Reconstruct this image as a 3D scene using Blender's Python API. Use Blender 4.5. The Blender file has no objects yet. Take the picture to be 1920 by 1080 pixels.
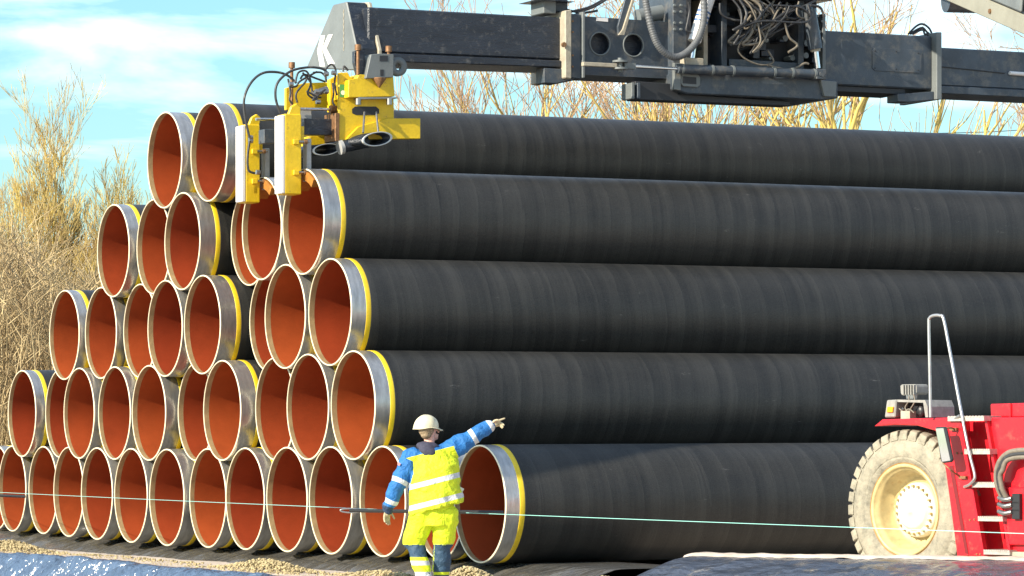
import bpy, bmesh, math, random
from mathutils import Vector, Matrix, noise
R_=math.radians; PI=math.pi
scene=bpy.context.scene; C=scene.collection

# ------------------------------------------------------------------ camera
FPX=6583.6566; PITCH=0.0443328; ROLL=-0.004704; ZC=1.44073
cp,sp,cr,sr=math.cos(PITCH),math.sin(PITCH),math.cos(ROLL),math.sin(ROLL)
r0=Vector((1,0,0)); u0=Vector((0,-sp,cp)); FWD=Vector((0,cp,sp))
RIGHT=r0*cr+u0*sr; UP=u0*cr-r0*sr; CAM=Vector((0,0,ZC))
cd=bpy.data.cameras.new('camera'); cam=bpy.data.objects.new('camera',cd); C.objects.link(cam)
m=Matrix((RIGHT,UP,-FWD)).transposed().to_4x4(); m.translation=CAM; cam.matrix_world=m
cd.sensor_width=36; cd.lens=FPX/1920*36; cd.clip_start=.5; cd.clip_end=3000
scene.camera=cam
# ------------------------------------------------------------------ light
SUN_AZ=R_(-128)      # compass-like angle of the sun seen from the pile (x=sin, y=cos)
SUN_EL=R_(27)
w=bpy.data.worlds.new('World'); scene.world=w; w.use_nodes=True
nt=w.node_tree; nt.nodes.clear(); N=nt.nodes.new; L=nt.links.new
out=N('ShaderNodeOutputWorld'); bg=N('ShaderNodeBackground'); bg.inputs[1].default_value=.10
sky=N('ShaderNodeTexSky'); sky.sky_type='NISHITA'; sky.sun_disc=False
sky.sun_elevation=SUN_EL; sky.sun_rotation=SUN_AZ%(2*PI); sky.air_density=1.3; sky.dust_density=.6; sky.ozone_density=1.5
tc=N('ShaderNodeTexCoord'); mp=N('ShaderNodeMapping'); mp.inputs['Scale'].default_value=(7,3,34); mp.inputs['Location'].default_value=(1.7,0.3,.35); mp.inputs['Rotation'].default_value=(0,.14,0)
nz=N('ShaderNodeTexNoise'); nz.inputs['Scale'].default_value=1.0; nz.inputs['Detail'].default_value=7; nz.inputs['Roughness'].default_value=.55; nz.inputs['Distortion'].default_value=.35
ramp=N('ShaderNodeValToRGB'); ramp.color_ramp.elements[0].position=.46; ramp.color_ramp.elements[1].position=.76
mix=N('ShaderNodeMixRGB'); mix.inputs[2].default_value=(10.5,11.2,11.8,1)
tint=N('ShaderNodeMixRGB'); tint.blend_type='MULTIPLY'; tint.inputs[0].default_value=1; tint.inputs[2].default_value=(.56,.86,1.08,1)
L(tc.outputs['Generated'],mp.inputs[0]); L(mp.outputs[0],nz.inputs['Vector']); L(nz.outputs[0],ramp.inputs[0])
L(sky.outputs[0],tint.inputs[1]); L(tint.outputs[0],mix.inputs[1]); L(ramp.outputs[0],mix.inputs[0]); L(mix.outputs[0],bg.inputs[0]); L(bg.outputs[0],out.inputs[0])
sl=bpy.data.lights.new('sun','SUN'); sl.energy=5.0; sl.angle=R_(.5); sl.color=(1,.90,.74)
so=bpy.data.objects.new('sun',sl); C.objects.link(so)
sdir=Vector((math.sin(SUN_AZ)*math.cos(SUN_EL),math.cos(SUN_AZ)*math.cos(SUN_EL),math.sin(SUN_EL)))
so.rotation_euler=sdir.to_track_quat('Z','Y').to_euler(); so.location=sdir*60
vs=scene.view_settings; vs.view_transform='Standard'; vs.look='None'; vs.exposure=.95; vs.gamma=1

# ------------------------------------------------------------------ frames and pixel helpers
class Frame:
    def __init__(s,ox,oy,psi):
        s.o=Vector((ox,oy,0)); s.psi=psi
        s.a=Vector((math.cos(psi),math.sin(psi),0)); s.f=Vector((-math.sin(psi),math.cos(psi),0))
    def w(s,a,b,z): return s.o+s.a*a+s.f*b+Vector((0,0,z))
    def l(s,P): d=P-s.o; return Vector((d.dot(s.a),d.dot(s.f),P.z))
def ray(px,py): return (RIGHT*(px-960)-UP*(py-540)+FWD*FPX)
def hit(px,py,P,n):
    d=ray(px,py); t=(P-CAM).dot(n)/d.dot(n); return CAM+d*t
def onb(fr,px,py,b):   # point on the plane of constant b (faces -f): returns local (a,b,z)
    return fr.l(hit(px,py,fr.w(0,b,0),fr.f))
def ona(fr,px,py,a):
    return fr.l(hit(px,py,fr.w(a,0,0),fr.a))
def onz(fr,px,py,z): return fr.l(hit(px,py,Vector((0,0,z)),Vector((0,0,1))))
def atY(px,py,Y): return hit(px,py,Vector((0,Y,0)),Vector((0,1,0)))
ST=Frame(-.34558,42.2706,math.atan2(.44799,.89404))
IDF=Frame(0,0,0)

# ------------------------------------------------------------------ materials
def mat(name,base,rough=.5,metal=0.0,var=0.0,vscale=4,var2=None,bump=0,bscale=40,stretch=(1,1,1),spec=None,coat=0,speck=None,dirt=None,objvar=0,bdist=.02):
    m=bpy.data.materials.new(name); m.use_nodes=True; t=m.node_tree; b=t.nodes['Principled BSDF']
    b.inputs['Roughness'].default_value=rough; b.inputs['Metallic'].default_value=metal
    if spec is not None: b.inputs['Specular IOR Level'].default_value=spec
    if coat: b.inputs['Coat Weight'].default_value=coat; b.inputs['Coat Roughness'].default_value=.15
    col=(*base,1); b.inputs['Base Color'].default_value=col
    n=t.nodes.new; l=t.links.new
    co=n('ShaderNodeTexCoord'); mpp=n('ShaderNodeMapping'); mpp.inputs['Scale'].default_value=stretch; l(co.outputs['Object'],mpp.inputs[0])
    last=None
    if var>0 or var2:
        z=n('ShaderNodeTexNoise'); z.inputs['Scale'].default_value=vscale; z.inputs['Detail'].default_value=6; z.inputs['Roughness'].default_value=.65
        l(mpp.outputs[0],z.inputs['Vector'])
        rp=n('ShaderNodeValToRGB'); rp.color_ramp.elements[0].position=.35; rp.color_ramp.elements[1].position=.68
        c2=var2 or tuple(c*(1-var) for c in base)
        rp.color_ramp.elements[0].color=(*c2,1); rp.color_ramp.elements[1].color=col
        l(z.outputs[0],rp.inputs[0]); last=rp.outputs[0]
        mr=n('ShaderNodeMapRange'); mr.inputs[3].default_value=min(1,rough*1.25); mr.inputs[4].default_value=rough*.8
        l(z.outputs[0],mr.inputs[0]); l(mr.outputs[0],b.inputs['Roughness'])
    if dirt:
        dcol,dscale,lo,hi=dirt
        z=n('ShaderNodeTexNoise'); z.inputs['Scale'].default_value=dscale; z.inputs['Detail'].default_value=9; z.inputs['Roughness'].default_value=.75
        l(co.outputs['Object'],z.inputs['Vector'])
        mr=n('ShaderNodeMapRange'); mr.inputs[1].default_value=lo; mr.inputs[2].default_value=hi; l(z.outputs[0],mr.inputs[0])
        mx=n('ShaderNodeMixRGB'); mx.inputs[2].default_value=(*dcol,1); l(mr.outputs[0],mx.inputs[0])
        if last: l(last,mx.inputs[1])
        else: mx.inputs[1].default_value=col
        last=mx.outputs[0]
    if objvar:
        oi=n('ShaderNodeObjectInfo'); hs=n('ShaderNodeHueSaturation')
        mv=n('ShaderNodeMapRange'); mv.inputs[3].default_value=1-objvar; mv.inputs[4].default_value=1+objvar; l(oi.outputs['Random'],mv.inputs[0]); l(mv.outputs[0],hs.inputs['Value'])
        mh=n('ShaderNodeMapRange'); mh.inputs[3].default_value=.494; mh.inputs[4].default_value=.503; l(oi.outputs['Random'],mh.inputs[0]); l(mh.outputs[0],hs.inputs['Hue'])
        if last: l(last,hs.inputs['Color'])
        else: hs.inputs['Color'].default_value=col
        last=hs.outputs[0]
    if last: l(last,b.inputs['Base Color'])
    if bump:
        z=n('ShaderNodeTexNoise'); z.inputs['Scale'].default_value=bscale; z.inputs['Detail'].default_value=4; l(mpp.outputs[0],z.inputs['Vector'])
        bp=n('ShaderNodeBump'); bp.inputs['Strength'].default_value=bump; bp.inputs['Distance'].default_value=bdist
        l(z.outputs[0],bp.inputs['Height']); l(bp.outputs[0],b.inputs['Normal'])
    return m
M={}
M['paint_grey']=mat('grey_machine_paint',(.052,.068,.088),.42,var=.35,vscale=3,bump=.15,bscale=60,dirt=((.17,.15,.12),4,.50,.78))
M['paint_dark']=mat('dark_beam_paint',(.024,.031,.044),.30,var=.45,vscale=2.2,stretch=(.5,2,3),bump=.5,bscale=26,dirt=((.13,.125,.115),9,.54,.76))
M['paint_light']=mat('light_grey_paint',(.155,.17,.168),.5,var=.25,vscale=2,bump=.1,dirt=((.30,.22,.12),6,.66,.82))
M['cream']=mat('weathered_cream_paint',(.42,.37,.28),.5,var=.3,vscale=7,bump=.2,dirt=((.12,.08,.05),14,.6,.8))
M['yellow']=mat('yellow_machine_paint',(.78,.52,.012),.40,var=.25,vscale=5,bump=.15,bscale=30,dirt=((.22,.13,.04),10,.56,.74))
M['white_pad']=mat('white_pad_plastic',(.76,.73,.70),.5,var=.12,vscale=6,dirt=((.34,.26,.16),12,.58,.8))
M['grey_pad']=mat('grey_rubber_pad',(.38,.38,.37),.6,var=.2,vscale=9)
M['orange_shoe']=mat('rusty_orange_shoe',(.42,.17,.03),.45,var=.4,vscale=9,bump=.3)
M['bolt']=mat('rusty_bolt_steel',(.32,.17,.08),.55,metal=.5,var=.5,vscale=30)
M['steel']=mat('plain_steel',(.40,.39,.37),.35,metal=.9,var=.3,vscale=12)
M['chrome']=mat('chromed_rod',(.75,.77,.80),.12,metal=1)
M['hose']=mat('black_rubber_hose',(.035,.035,.037),.45,var=.3,vscale=30,dirt=((.25,.22,.18),10,.55,.8))
M['hose_tan']=mat('dusty_hose',(.20,.17,.13),.6,var=.35,vscale=20)
M['hole']=mat('dark_part_cavity_shade',(.02,.022,.026),.6)  # near-black for some dark parts; also paints the shade inside slots and recesses
M['red']=mat('red_machine_paint',(.62,.012,.022),.30,var=.2,vscale=3,bump=.05,coat=.2,dirt=((.30,.10,.07),8,.56,.8))
M['tyre']=mat('dusty_tyre_rubber',(.27,.245,.18),.85,var=.45,vscale=14,bump=.5,bscale=34,var2=(.14,.13,.10),dirt=((.36,.32,.235),2.2,.40,.66))
M['rim']=mat('cream_wheel_paint',(.60,.47,.22),.45,var=.35,vscale=6,dirt=((.40,.20,.05),9,.58,.75))
M['hub']=mat('white_hub_paint',(.70,.65,.54),.45,var=.15,vscale=9,dirt=((.40,.22,.08),13,.62,.8))
M['tread_plate']=mat('galvanised_step',(.55,.50,.44),.45,metal=.4,var=.3,vscale=25)
M['rail']=mat('galvanised_rail',(.52,.51,.50),.33,metal=.75,var=.2,vscale=14)
M['mirror']=mat('mirror_glass',(.85,.87,.9),.04,metal=1)
M['black']=mat('black_plastic',(.02,.02,.022),.4)
M['amber']=mat('amber_lens',(.85,.32,.01),.25)
M['lamp_grey']=mat('grey_lamp_housing',(.30,.29,.26),.5,var=.3,vscale=14)
M['glass']=mat('lamp_glass',(.75,.77,.8),.1,metal=.6)
# pipe materials
def coating_mat():
    m=bpy.data.materials.new('black_pipe_coating'); m.use_nodes=True; t=m.node_tree; b=t.nodes['Principled BSDF']; n=t.nodes.new; l=t.links.new
    co=n('ShaderNodeTexCoord'); oi=n('ShaderNodeObjectInfo')
    add=n('ShaderNodeVectorMath'); add.operation='ADD'
    cx=n('ShaderNodeCombineXYZ'); ml=n('ShaderNodeMath'); ml.operation='MULTIPLY'; ml.inputs[1].default_value=57; l(oi.outputs['Random'],ml.inputs[0])
    for i in range(3): l(ml.outputs[0],cx.inputs[i])
    # wraps lean a little: shear x by the height
    sx=n('ShaderNodeSeparateXYZ'); l(co.outputs['Object'],sx.inputs[0])
    sh=n('ShaderNodeMath'); sh.operation='MULTIPLY_ADD'; sh.inputs[1].default_value=.10; l(sx.outputs[2],sh.inputs[0]); l(sx.outputs[0],sh.inputs[2])
    cv=n('ShaderNodeCombineXYZ'); l(sh.outputs[0],cv.inputs[0]); l(sx.outputs[1],cv.inputs[1]); l(sx.outputs[2],cv.inputs[2])
    l(cv.outputs[0],add.inputs[0]); l(cx.outputs[0],add.inputs[1])
    def noi(scale,st,det,rough=.6):
        mpp=n('ShaderNodeMapping'); mpp.inputs['Scale'].default_value=st; l(add.outputs[0],mpp.inputs[0])
        z=n('ShaderNodeTexNoise'); z.inputs['Scale'].default_value=scale; z.inputs['Detail'].default_value=det; z.inputs['Roughness'].default_value=rough; l(mpp.outputs[0],z.inputs['Vector']); return z.outputs[0]
    band=noi(1,(4.6,.22,.22),3); fine=noi(1,(30,.5,1.2),4); speck=noi(1,(90,90,60),2); blot=noi(1,(.9,1.6,1.6),6)
    def madd(a,k,c):
        q=n('ShaderNodeMath'); q.operation='MULTIPLY_ADD'; l(a,q.inputs[0]); q.inputs[1].default_value=k
        if isinstance(c,float): q.inputs[2].default_value=c
        else: l(c,q.inputs[2])
        return q.outputs[0]
    # overlapping wraps: a repeating ramp along the pipe, unevenly spaced
    w1=n('ShaderNodeMath'); w1.operation='MULTIPLY_ADD'; w1.inputs[1].default_value=3.05; l(sh.outputs[0],w1.inputs[0]); l(madd(band,1.5,0.0),w1.inputs[2])
    fr=n('ShaderNodeMath'); fr.operation='FRACT'; l(w1.outputs[0],fr.inputs[0])
    pk=n('ShaderNodeMath'); pk.operation='POWER'; l(fr.outputs[0],pk.inputs[0]); pk.inputs[1].default_value=2.2
    wrap=pk.outputs[0]
    s=madd(band,.36,0.0); s=madd(wrap,.13,s); s=madd(fine,.25,s); s=madd(speck,.62,s); s=madd(blot,.35,s)
    rp=n('ShaderNodeValToRGB'); e=rp.color_ramp.elements; e[0].position=.56; e[0].color=(.006,.0065,.007,1); e[1].position=1.22; e[1].color=(.037,.036,.033,1)
    l(s,rp.inputs[0])
    # scuffs
    sc=noi(1,(2.2,5,9),8,.8); mr=n('ShaderNodeMapRange'); mr.inputs[1].default_value=.64; mr.inputs[2].default_value=.74; mr.inputs[4].default_value=.55; l(sc,mr.inputs[0])
    mx=n('ShaderNodeMixRGB'); mx.inputs[2].default_value=(.22,.21,.20,1); l(mr.outputs[0],mx.inputs[0]); l(rp.outputs[0],mx.inputs[1])
    l(mx.outputs[0],b.inputs['Base Color'])
    rr=n('ShaderNodeMapRange'); rr.inputs[1].default_value=.5; rr.inputs[2].default_value=1.2; rr.inputs[3].default_value=.50; rr.inputs[4].default_value=.42; l(s,rr.inputs[0]); l(rr.outputs[0],b.inputs['Roughness'])
    hs=madd(band,.5,0.0); hs=madd(wrap,.2,hs); hs=madd(fine,.06,hs); hs=madd(speck,.35,hs)
    bp=n('ShaderNodeBump'); bp.inputs['Strength'].default_value=.45; bp.inputs['Distance'].default_value=.010; l(hs,bp.inputs['Height']); l(bp.outputs[0],b.inputs['Normal'])
    b.inputs['Specular IOR Level'].default_value=.36
    return m
M['coating']=coating_mat()
M['end_steel']=mat('bare_pipe_steel',(.56,.55,.53),.30,metal=.75,var=.35,vscale=3.2,stretch=(4,1,1),bump=.12,bscale=6,dirt=((.30,.24,.17),5,.60,.84),objvar=.12)
M['yband']=mat('yellow_end_band',(.85,.60,.02),.45,var=.2,vscale=6,objvar=.08)
M['pipe_rim']=mat('cream_pipe_rim',(.80,.70,.48),.45,var=.15,vscale=12)
M['inner_band']=mat('bare_inner_band',(.42,.29,.14),.5,var=.35,vscale=6)
M['lining']=mat('orange_pipe_lining',(.34,.062,.018),.30,var=.22,vscale=2.2,bump=.06,bscale=40,dirt=((.50,.22,.11),22,.66,.80),objvar=.16)
# ground materials
M['sand']=mat('sandy_soil',(.64,.54,.44),.95,var=.35,vscale=3,bump=.6,bscale=18)
M['gravel']=mat('straw_coloured_gravel',(.56,.45,.24),.9,var=.6,vscale=20)
M['tarp']=mat('black_plastic_sheet',(.085,.080,.070),.24,var=.3,vscale=5,bump=.9,bscale=2.6,stretch=(.6,1.8,.5),bdist=.16,spec=.9,dirt=((.40,.34,.24),9,.60,.80))
M['tarp_near']=mat('black_sheet_sky_tint',(.08,.125,.20),.17,var=.3,vscale=5,bump=1.0,bscale=2.4,stretch=(1.3,1.6,1),bdist=.22,spec=1.0,dirt=((.30,.26,.2),16,.70,.85))  # blue base colour stands for sky reflected in the black sheet
M['tarp_right']=mat('dusty_black_sheet',(.055,.065,.09),.24,var=.3,vscale=5,bump=.8,bscale=2.0,bdist=.16,spec=.9,dirt=((.42,.36,.26),3.5,.56,.8))
M['bark_y']=mat('lichened_yellow_bark',(.62,.48,.10),.9,var=.5,vscale=2,var2=(.34,.25,.12))
M['twig']=mat('pinkish_brown_twigs',(.50,.33,.20),.9,var=.4,vscale=2)
M['twig_l']=mat('brown_yellow_twigs',(.66,.50,.12),.9,var=.5,vscale=.7,var2=(.30,.20,.09))
M['straw']=mat('straw_twigs',(.62,.48,.25),.9,var=.5,vscale=1.1,var2=(.24,.17,.09))
M['cyan_string']=mat('turquoise_string',(.30,.66,.58),.5)
M['darkrod']=mat('dark_steel_bar',(.05,.05,.05),.4,metal=.5)

# ------------------------------------------------------------------ mesh builder
def tag(o,label=None,cat=None,group=None,kind=None):
    if label: o['label']=label
    if cat: o['category']=cat
    if group: o['group']=group
    if kind: o['kind']=kind
    return o
ORG={}
def empty(name,fr,a,b,z,label,cat,group=None):
    o=bpy.data.objects.new(name,None); C.objects.link(o); o.location=fr.w(a,b,z); o.rotation_euler=(0,0,fr.psi); o.empty_display_size=.2
    ORG[o.name]=(a,b,z); return tag(o,label,cat,group)
class MB:
    def __init__(s): s.v=[]; s.f=[]; s.sm=[]
    def add(s,vs,fs,smooth=False):
        k=len(s.v); s.v+= [tuple(p) for p in vs]; s.f+= [tuple(i+k for i in f) for f in fs]; s.sm+= [smooth]*len(fs); return s
    def box(s,a0,a1,b0,b1,z0,z1):
        if a0>a1:a0,a1=a1,a0
        if b0>b1:b0,b1=b1,b0
        if z0>z1:z0,z1=z1,z0
        v=[(a0,b0,z0),(a1,b0,z0),(a1,b1,z0),(a0,b1,z0),(a0,b0,z1),(a1,b0,z1),(a1,b1,z1),(a0,b1,z1)]
        return s.add(v,[(0,3,2,1),(4,5,6,7),(0,1,5,4),(1,2,6,5),(2,3,7,6),(3,0,4,7)])
    def prism(s,poly,lo,hi,ax):
        # poly: list of 2-tuples; ax='b' -> (a,z) polygon extruded along b ; ax='a' -> (b,z) extruded along a ; ax='z' -> (a,b)
        n=len(poly)
        def P(q,t): return (q[0],t,q[1]) if ax=='b' else ((t,q[0],q[1]) if ax=='a' else (q[0],q[1],t))
        v=[P(q,lo) for q in poly]+[P(q,hi) for q in poly]
        f=[tuple(range(n)),tuple(range(2*n-1,n-1,-1))]+[(i,i+n,(i+1)%n+n,(i+1)%n) for i in range(n)]
        return s.add(v,f)
    def tube(s,pts,r,n=8,caps=True,rs=None):
        pts=[Vector(p) for p in pts]; k=len(pts); rings=[]; prev=None
        for i,p in enumerate(pts):
            d=(pts[min(i+1,k-1)]-pts[max(i-1,0)]).normalized()
            if prev is None:
                x=Vector((0,0,1)).cross(d)
                if x.length<.1: x=Vector((1,0,0)).cross(d)
            else: x=prev-d*prev.dot(d)
            x.normalize(); prev=x; y=d.cross(x); rr=rs[i] if rs else r
            rings.append([p+(x*math.cos(2*PI*j/n)+y*math.sin(2*PI*j/n))*rr for j in range(n)])
        v=[q for rg in rings for q in rg]; f=[]
        for i in range(k-1):
            for j in range(n): f.append((i*n+j,i*n+(j+1)%n,(i+1)*n+(j+1)%n,(i+1)*n+j))
        s.add(v,f,True)
        if caps: s.add(rings[0],[tuple(range(n-1,-1,-1))]); s.add(rings[-1],[tuple(range(n))])
        return s
    def cyl(s,p0,p1,r,n=20,r1=None): return s.tube([p0,p1],r,n,True,[r,r if r1 is None else r1])
    def lathe(s,prof,c,axis,n=48,closed=False,smooth=True,a0=0):
        # prof: list of (t,r) along axis through c
        ax=Vector(axis).normalized(); x=Vector((0,0,1)) if abs(ax.z)<.9 else Vector((1,0,0)); x=(x-ax*x.dot(ax)).normalized(); y=ax.cross(x); c=Vector(c)
        v=[]
        for t,r in prof:
            for j in range(n):
                q=2*PI*j/n+a0; v.append(c+ax*t+(x*math.cos(q)+y*math.sin(q))*r)
        f=[]; k=len(prof)
        for i in range(k-1 if not closed else k):
            i2=(i+1)%k
            for j in range(n): f.append((i*n+j,i*n+(j+1)%n,i2*n+(j+1)%n,i2*n+j))
        return s.add(v,f,smooth)
    def build(s,name,m,parent=None,root=None,bevel=0,label=None):
        rt=root or parent
        if rt is not None:
            while rt.parent: rt=rt.parent
        o_=ORG.get(rt.name,(0,0,0)) if rt else (0,0,0)
        me=bpy.data.meshes.new(name); me.from_pydata([(v[0]-o_[0],v[1]-o_[1],v[2]-o_[2]) for v in s.v],[],s.f)
        me.polygons.foreach_set('use_smooth',s.sm); me.update()
        bm=bmesh.new(); bm.from_mesh(me); bmesh.ops.recalc_face_normals(bm,faces=bm.faces)
        if bevel: bmesh.ops.bevel(bm,geom=[e for e in bm.edges if len(e.link_faces)==2 and e.calc_face_angle(0)>.6],offset=bevel,segments=1,affect='EDGES',clamp_overlap=True)
        bm.to_mesh(me); bm.free()
        me.materials.append(m if not isinstance(m,str) else M[m])
        o=bpy.data.objects.new(name,me); C.objects.link(o)
        if parent: o.parent=parent
        if label: o['label']=label
        return o
def copy_tree(o,parent=None):
    c=o.copy(); C.objects.link(c); c.parent=parent
    for ch in list(o.children): copy_tree(ch,c)
    return c
def spline(pts,k=8):
    pts=[Vector(p) for p in pts]; P=[pts[0]]+pts+[pts[-1]]; o=[]
    for i in range(1,len(P)-2):
        for j in range(k):
            t=j/k; a,b,c,d=P[i-1],P[i],P[i+1],P[i+2]
            o.append(.5*((2*b)+(c-a)*t+(2*a-5*b+4*c-d)*t*t+(3*b-a-3*c+d)*t**3))
    o.append(pts[-1]); return o
def grid(us,vs,fn):
    v=[fn(u,q) for u in us for q in vs]; n=len(vs)
    f=[(i*n+j,(i+1)*n+j,(i+1)*n+j+1,i*n+j+1) for i in range(len(us)-1) for j in range(n-1)]
    return v,f
def lin(a,b,n): return [a+(b-a)*i/(n-1) for i in range(n)]
def sstep(a,b,x):
    t=max(0,min(1,(x-a)/(b-a))); return t*t*(3-2*t)
def interp(x,xs,ys):
    if x<=xs[0]: return ys[0]
    for i in range(len(xs)-1):
        if x<=xs[i+1]: return ys[i]+(ys[i+1]-ys[i])*(x-xs[i])/(xs[i+1]-xs[i])
    return ys[-1]
def nz3(x,y,z): return noise.noise(Vector((x,y,z)))

# ------------------------------------------------------------------ ground
PR=.71; PA=1.4822; PH=1.23785; PL=18.0
def dz(n): return interp(n,[0,3,7,12],[.01,.0,-.03,.03])
GZ=-.20
def gh(a,b):
    h=GZ
    dep=sstep(-1.85,-3.2,a)*sstep(-1.7,-.6,b)*(1-sstep(30,34,b))*(1-sstep(-8,-12,a)) if a<-1.5 else 0
    h-=1.25*dep
    h+=.012*nz3(a*.7,b*.7,0)
    return h
us=[-900,-400,-150,-60,-30,-18,-12,-10,-8,-6]+lin(-5,.8,50)+[1.5,3,6,10,15,20,30,60,150,400,900]
vs_=[-900,-400,-150,-60,-40,-25,-15,-10,-7,-5]+lin(-4,22,105)+[24,27,30,32,34,40,60,100,200,400,900]
g=MB(); v,f=grid(us,vs_,lambda a,b: ST.w(a,b,gh(a,b))); g.add(v,f,True); tag(g.build('ground','sand'),kind='structure')

rnd=random.Random(5)
# plastic-covered sand bank the pipe ends rest on
def bank(a0,label,bmin,bmax,fine=True):
    root=None
    def fn(b,k):
        # profile parameter k 0..1 : foot -> crest -> back
        n=b/PA; top=dz(n)-.002; wr=.5*nz3(b*2.3,k*1.2,a0)+.35*nz3(b*6.5,k*2,3+a0)
        fold=max(0,nz3(b*3.7+k*1.5,0.3,9))**1.5
        if k<.5:
            t=k/.5; a=a0-.62+.66*t+.05*wr-.22*abs(nz3(b*2.6+t*1.2,.4,a0))*math.sin(PI*t)-.08*abs(nz3(b*8,t*2,a0)); z=GZ-.03+(top-GZ+.03)*t+.05*wr*math.sin(PI*t)+.09*fold*math.sin(PI*t)
        elif k<.8:
            t=(k-.5)/.3; a=a0+.04+1.1*t; z=top-.012*abs(wr)
        else:
            t=(k-.8)/.2; a=a0+1.14+.45*t; z=top+(GZ-.03-top)*t
        return (a,b,z)
    g=MB(); v,f=grid(lin(bmin,bmax,int((bmax-bmin)*(22 if fine else 4))),lin(0,1,26),fn); g.add(v,f,True)
    r=empty('sand_bank',ST,a0,bmin,GZ,label,'bank'); g.build('plastic_sheet','tarp',r)
bank(.40,'low bank wrapped in wrinkled black plastic right under the open pipe ends',-2.6,24)
bank(13.5,'low black plastic bank carrying the far half of the pipes',-2.6,24,False)
# foreground sheet falling away from the sandy strip
def fn(b,k):
    a=-1.78-2.6*k
    z=gh(a,b)+.035
    fo=nz3(b*1.8-k*7.5,k*.8,1)*.6+(.5-abs(nz3(b*3.6-k*15,k*1.2,7)))*.7+nz3(b*9-k*30,k*2,5)*.22
    z+=min(1,k*8)*(.10*fo+.26*abs(nz3(b*2.4-k*8,k*.8,17))+.16*abs(nz3(b*5.5-k*18,k*2,3)))-.07*min(1,k*8)
    if k==0: a+=.10*nz3(b*1.2,0,0)
    return (a,b,z)
g=MB(); v,f=grid(lin(-1.6,20,760),lin(0,1,56),fn); g.add(v,f,True)
tag(g.build('plastic_sheet','tarp_near'),'shiny folded black sheet on the slope at the lower left corner','plastic sheet')
bpy.data.objects['plastic_sheet'].name='plastic_sheet' 
for o in bpy.data.objects:
    if o.get('label','').startswith('shiny folded'): o.location=ST.o; o.rotation_euler=(0,0,ST.psi)
# sheet-covered berm at the right foreground
BF=Frame(1.42,38.6,math.atan2(-2.0,3.8))
def fn(a,k):
    rise=sstep(-.1,.75,a); top=GZ+.435*rise+.01*nz3(a*2,0,4)
    wr=.9*nz3(a*2.6,k*3,0)+.5*(.5-abs(nz3(a*5+k*4,k*4,5)))+.3*nz3(a*9,k*7,5)
    if k<.55:
        t=k/.55; b=-2.2+1.9*t; z=GZ-.02+(top-GZ)*math.sin(t*PI/2)**.8+.04*wr*math.sin(PI*t)*rise
    elif k<.75:
        t=(k-.55)/.2; b=-.3+.22*t; z=top+.005*wr
    else:
        t=(k-.75)/.25; b=-.08+.35*t; z=top+(GZ-.04-top)*t
    b+=.1*nz3(a*1.5,k,2)+.25*(1-rise)
    return (a,b,z)
g=MB(); v,f=grid(lin(-.25,9,230),lin(0,1,44),fn); g.add(v,f,True)
r=empty('sand_berm',BF,0,0,GZ,'dusty sheet-covered berm in front of the big machine wheel','bank'); g.build('plastic_sheet','tarp_right',r)
g=MB()
def fn(a,k):
    rise=sstep(-.1,.75,a); top=GZ+.435*rise+.01*nz3(a*2,0,4)
    return (a,-.36+.34*k+.12*nz3(a*1.5,.6,2)+.02*nz3(a*7,k*3,2),top+.012+.016*nz3(a*5,k*4,8)-(.03 if k in(0,1) else 0))
v,f=grid(lin(.62,9,200),lin(0,1,8),fn); g.add(v,f,True); g.build('sand_edge','sand',r)

# gravel
ico=[(0,0,-1),(.72,-.53,-.45),(-.28,-.85,-.45),(-.89,0,-.45),(-.28,.85,-.45),(.72,.53,-.45),(.28,-.85,.45),(-.72,-.53,.45),(-.72,.53,.45),(.28,.85,.45),(.89,0,.45),(0,0,1)]
icf=[(0,1,2),(1,0,5),(0,2,3),(0,3,4),(0,4,5),(1,5,10),(2,1,6),(3,2,7),(4,3,8),(5,4,9),(1,10,6),(2,6,7),(3,7,8),(4,8,9),(5,9,10),(6,10,11),(7,6,11),(8,7,11),(9,8,11),(10,9,11)]
def stone(g,x,y,z,r):
    sc=(r*rnd.uniform(.6,1.3),r*rnd.uniform(.6,1.3),r*rnd.uniform(.4,.9)); a=rnd.uniform(0,6.3); c_,s_=math.cos(a),math.sin(a)
    g.add([(x+(p[0]*c_-p[1]*s_)*sc[0]*rnd.uniform(.8,1.2),y+(p[0]*s_+p[1]*c_)*sc[1],z+p[2]*sc[2]) for p in ico],icf)
g=MB()
def heap(a,b,la,lb,h,cnt,r0=.02):
    for i in range(cnt):
        x=rnd.gauss(0,1)*.5; y=rnd.gauss(0,1)*.5; hh=h*math.exp(-2*(x*x+y*y))*rnd.random()**.4
        P=ST.w(a+x*la,b+y*lb,0); stone(g,P.x,P.y,gh(a+x*la,b+y*lb)+hh,r0*rnd.uniform(.4,1.3))
heap(-.95,15.0,.35,2.0,.17,1500,.022); heap(-.75,18.5,.3,2.0,.10,500); heap(-.75,10,.2,4,.03,260); heap(-.9,4.6,.35,1.6,.15,1300,.022); heap(-.75,1.2,.3,1.6,.10,700); heap(-.8,-1.2,.4,.8,.22,1300,.024); heap(.2,-2.6,.5,.9,.14,700)
heap(-1.1,8,.5,9,.012,500,.010)
tag(g.build('gravel','gravel'),'loose straw coloured gravel heaped along the foot of the black bank','gravel',kind='stuff')

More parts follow.
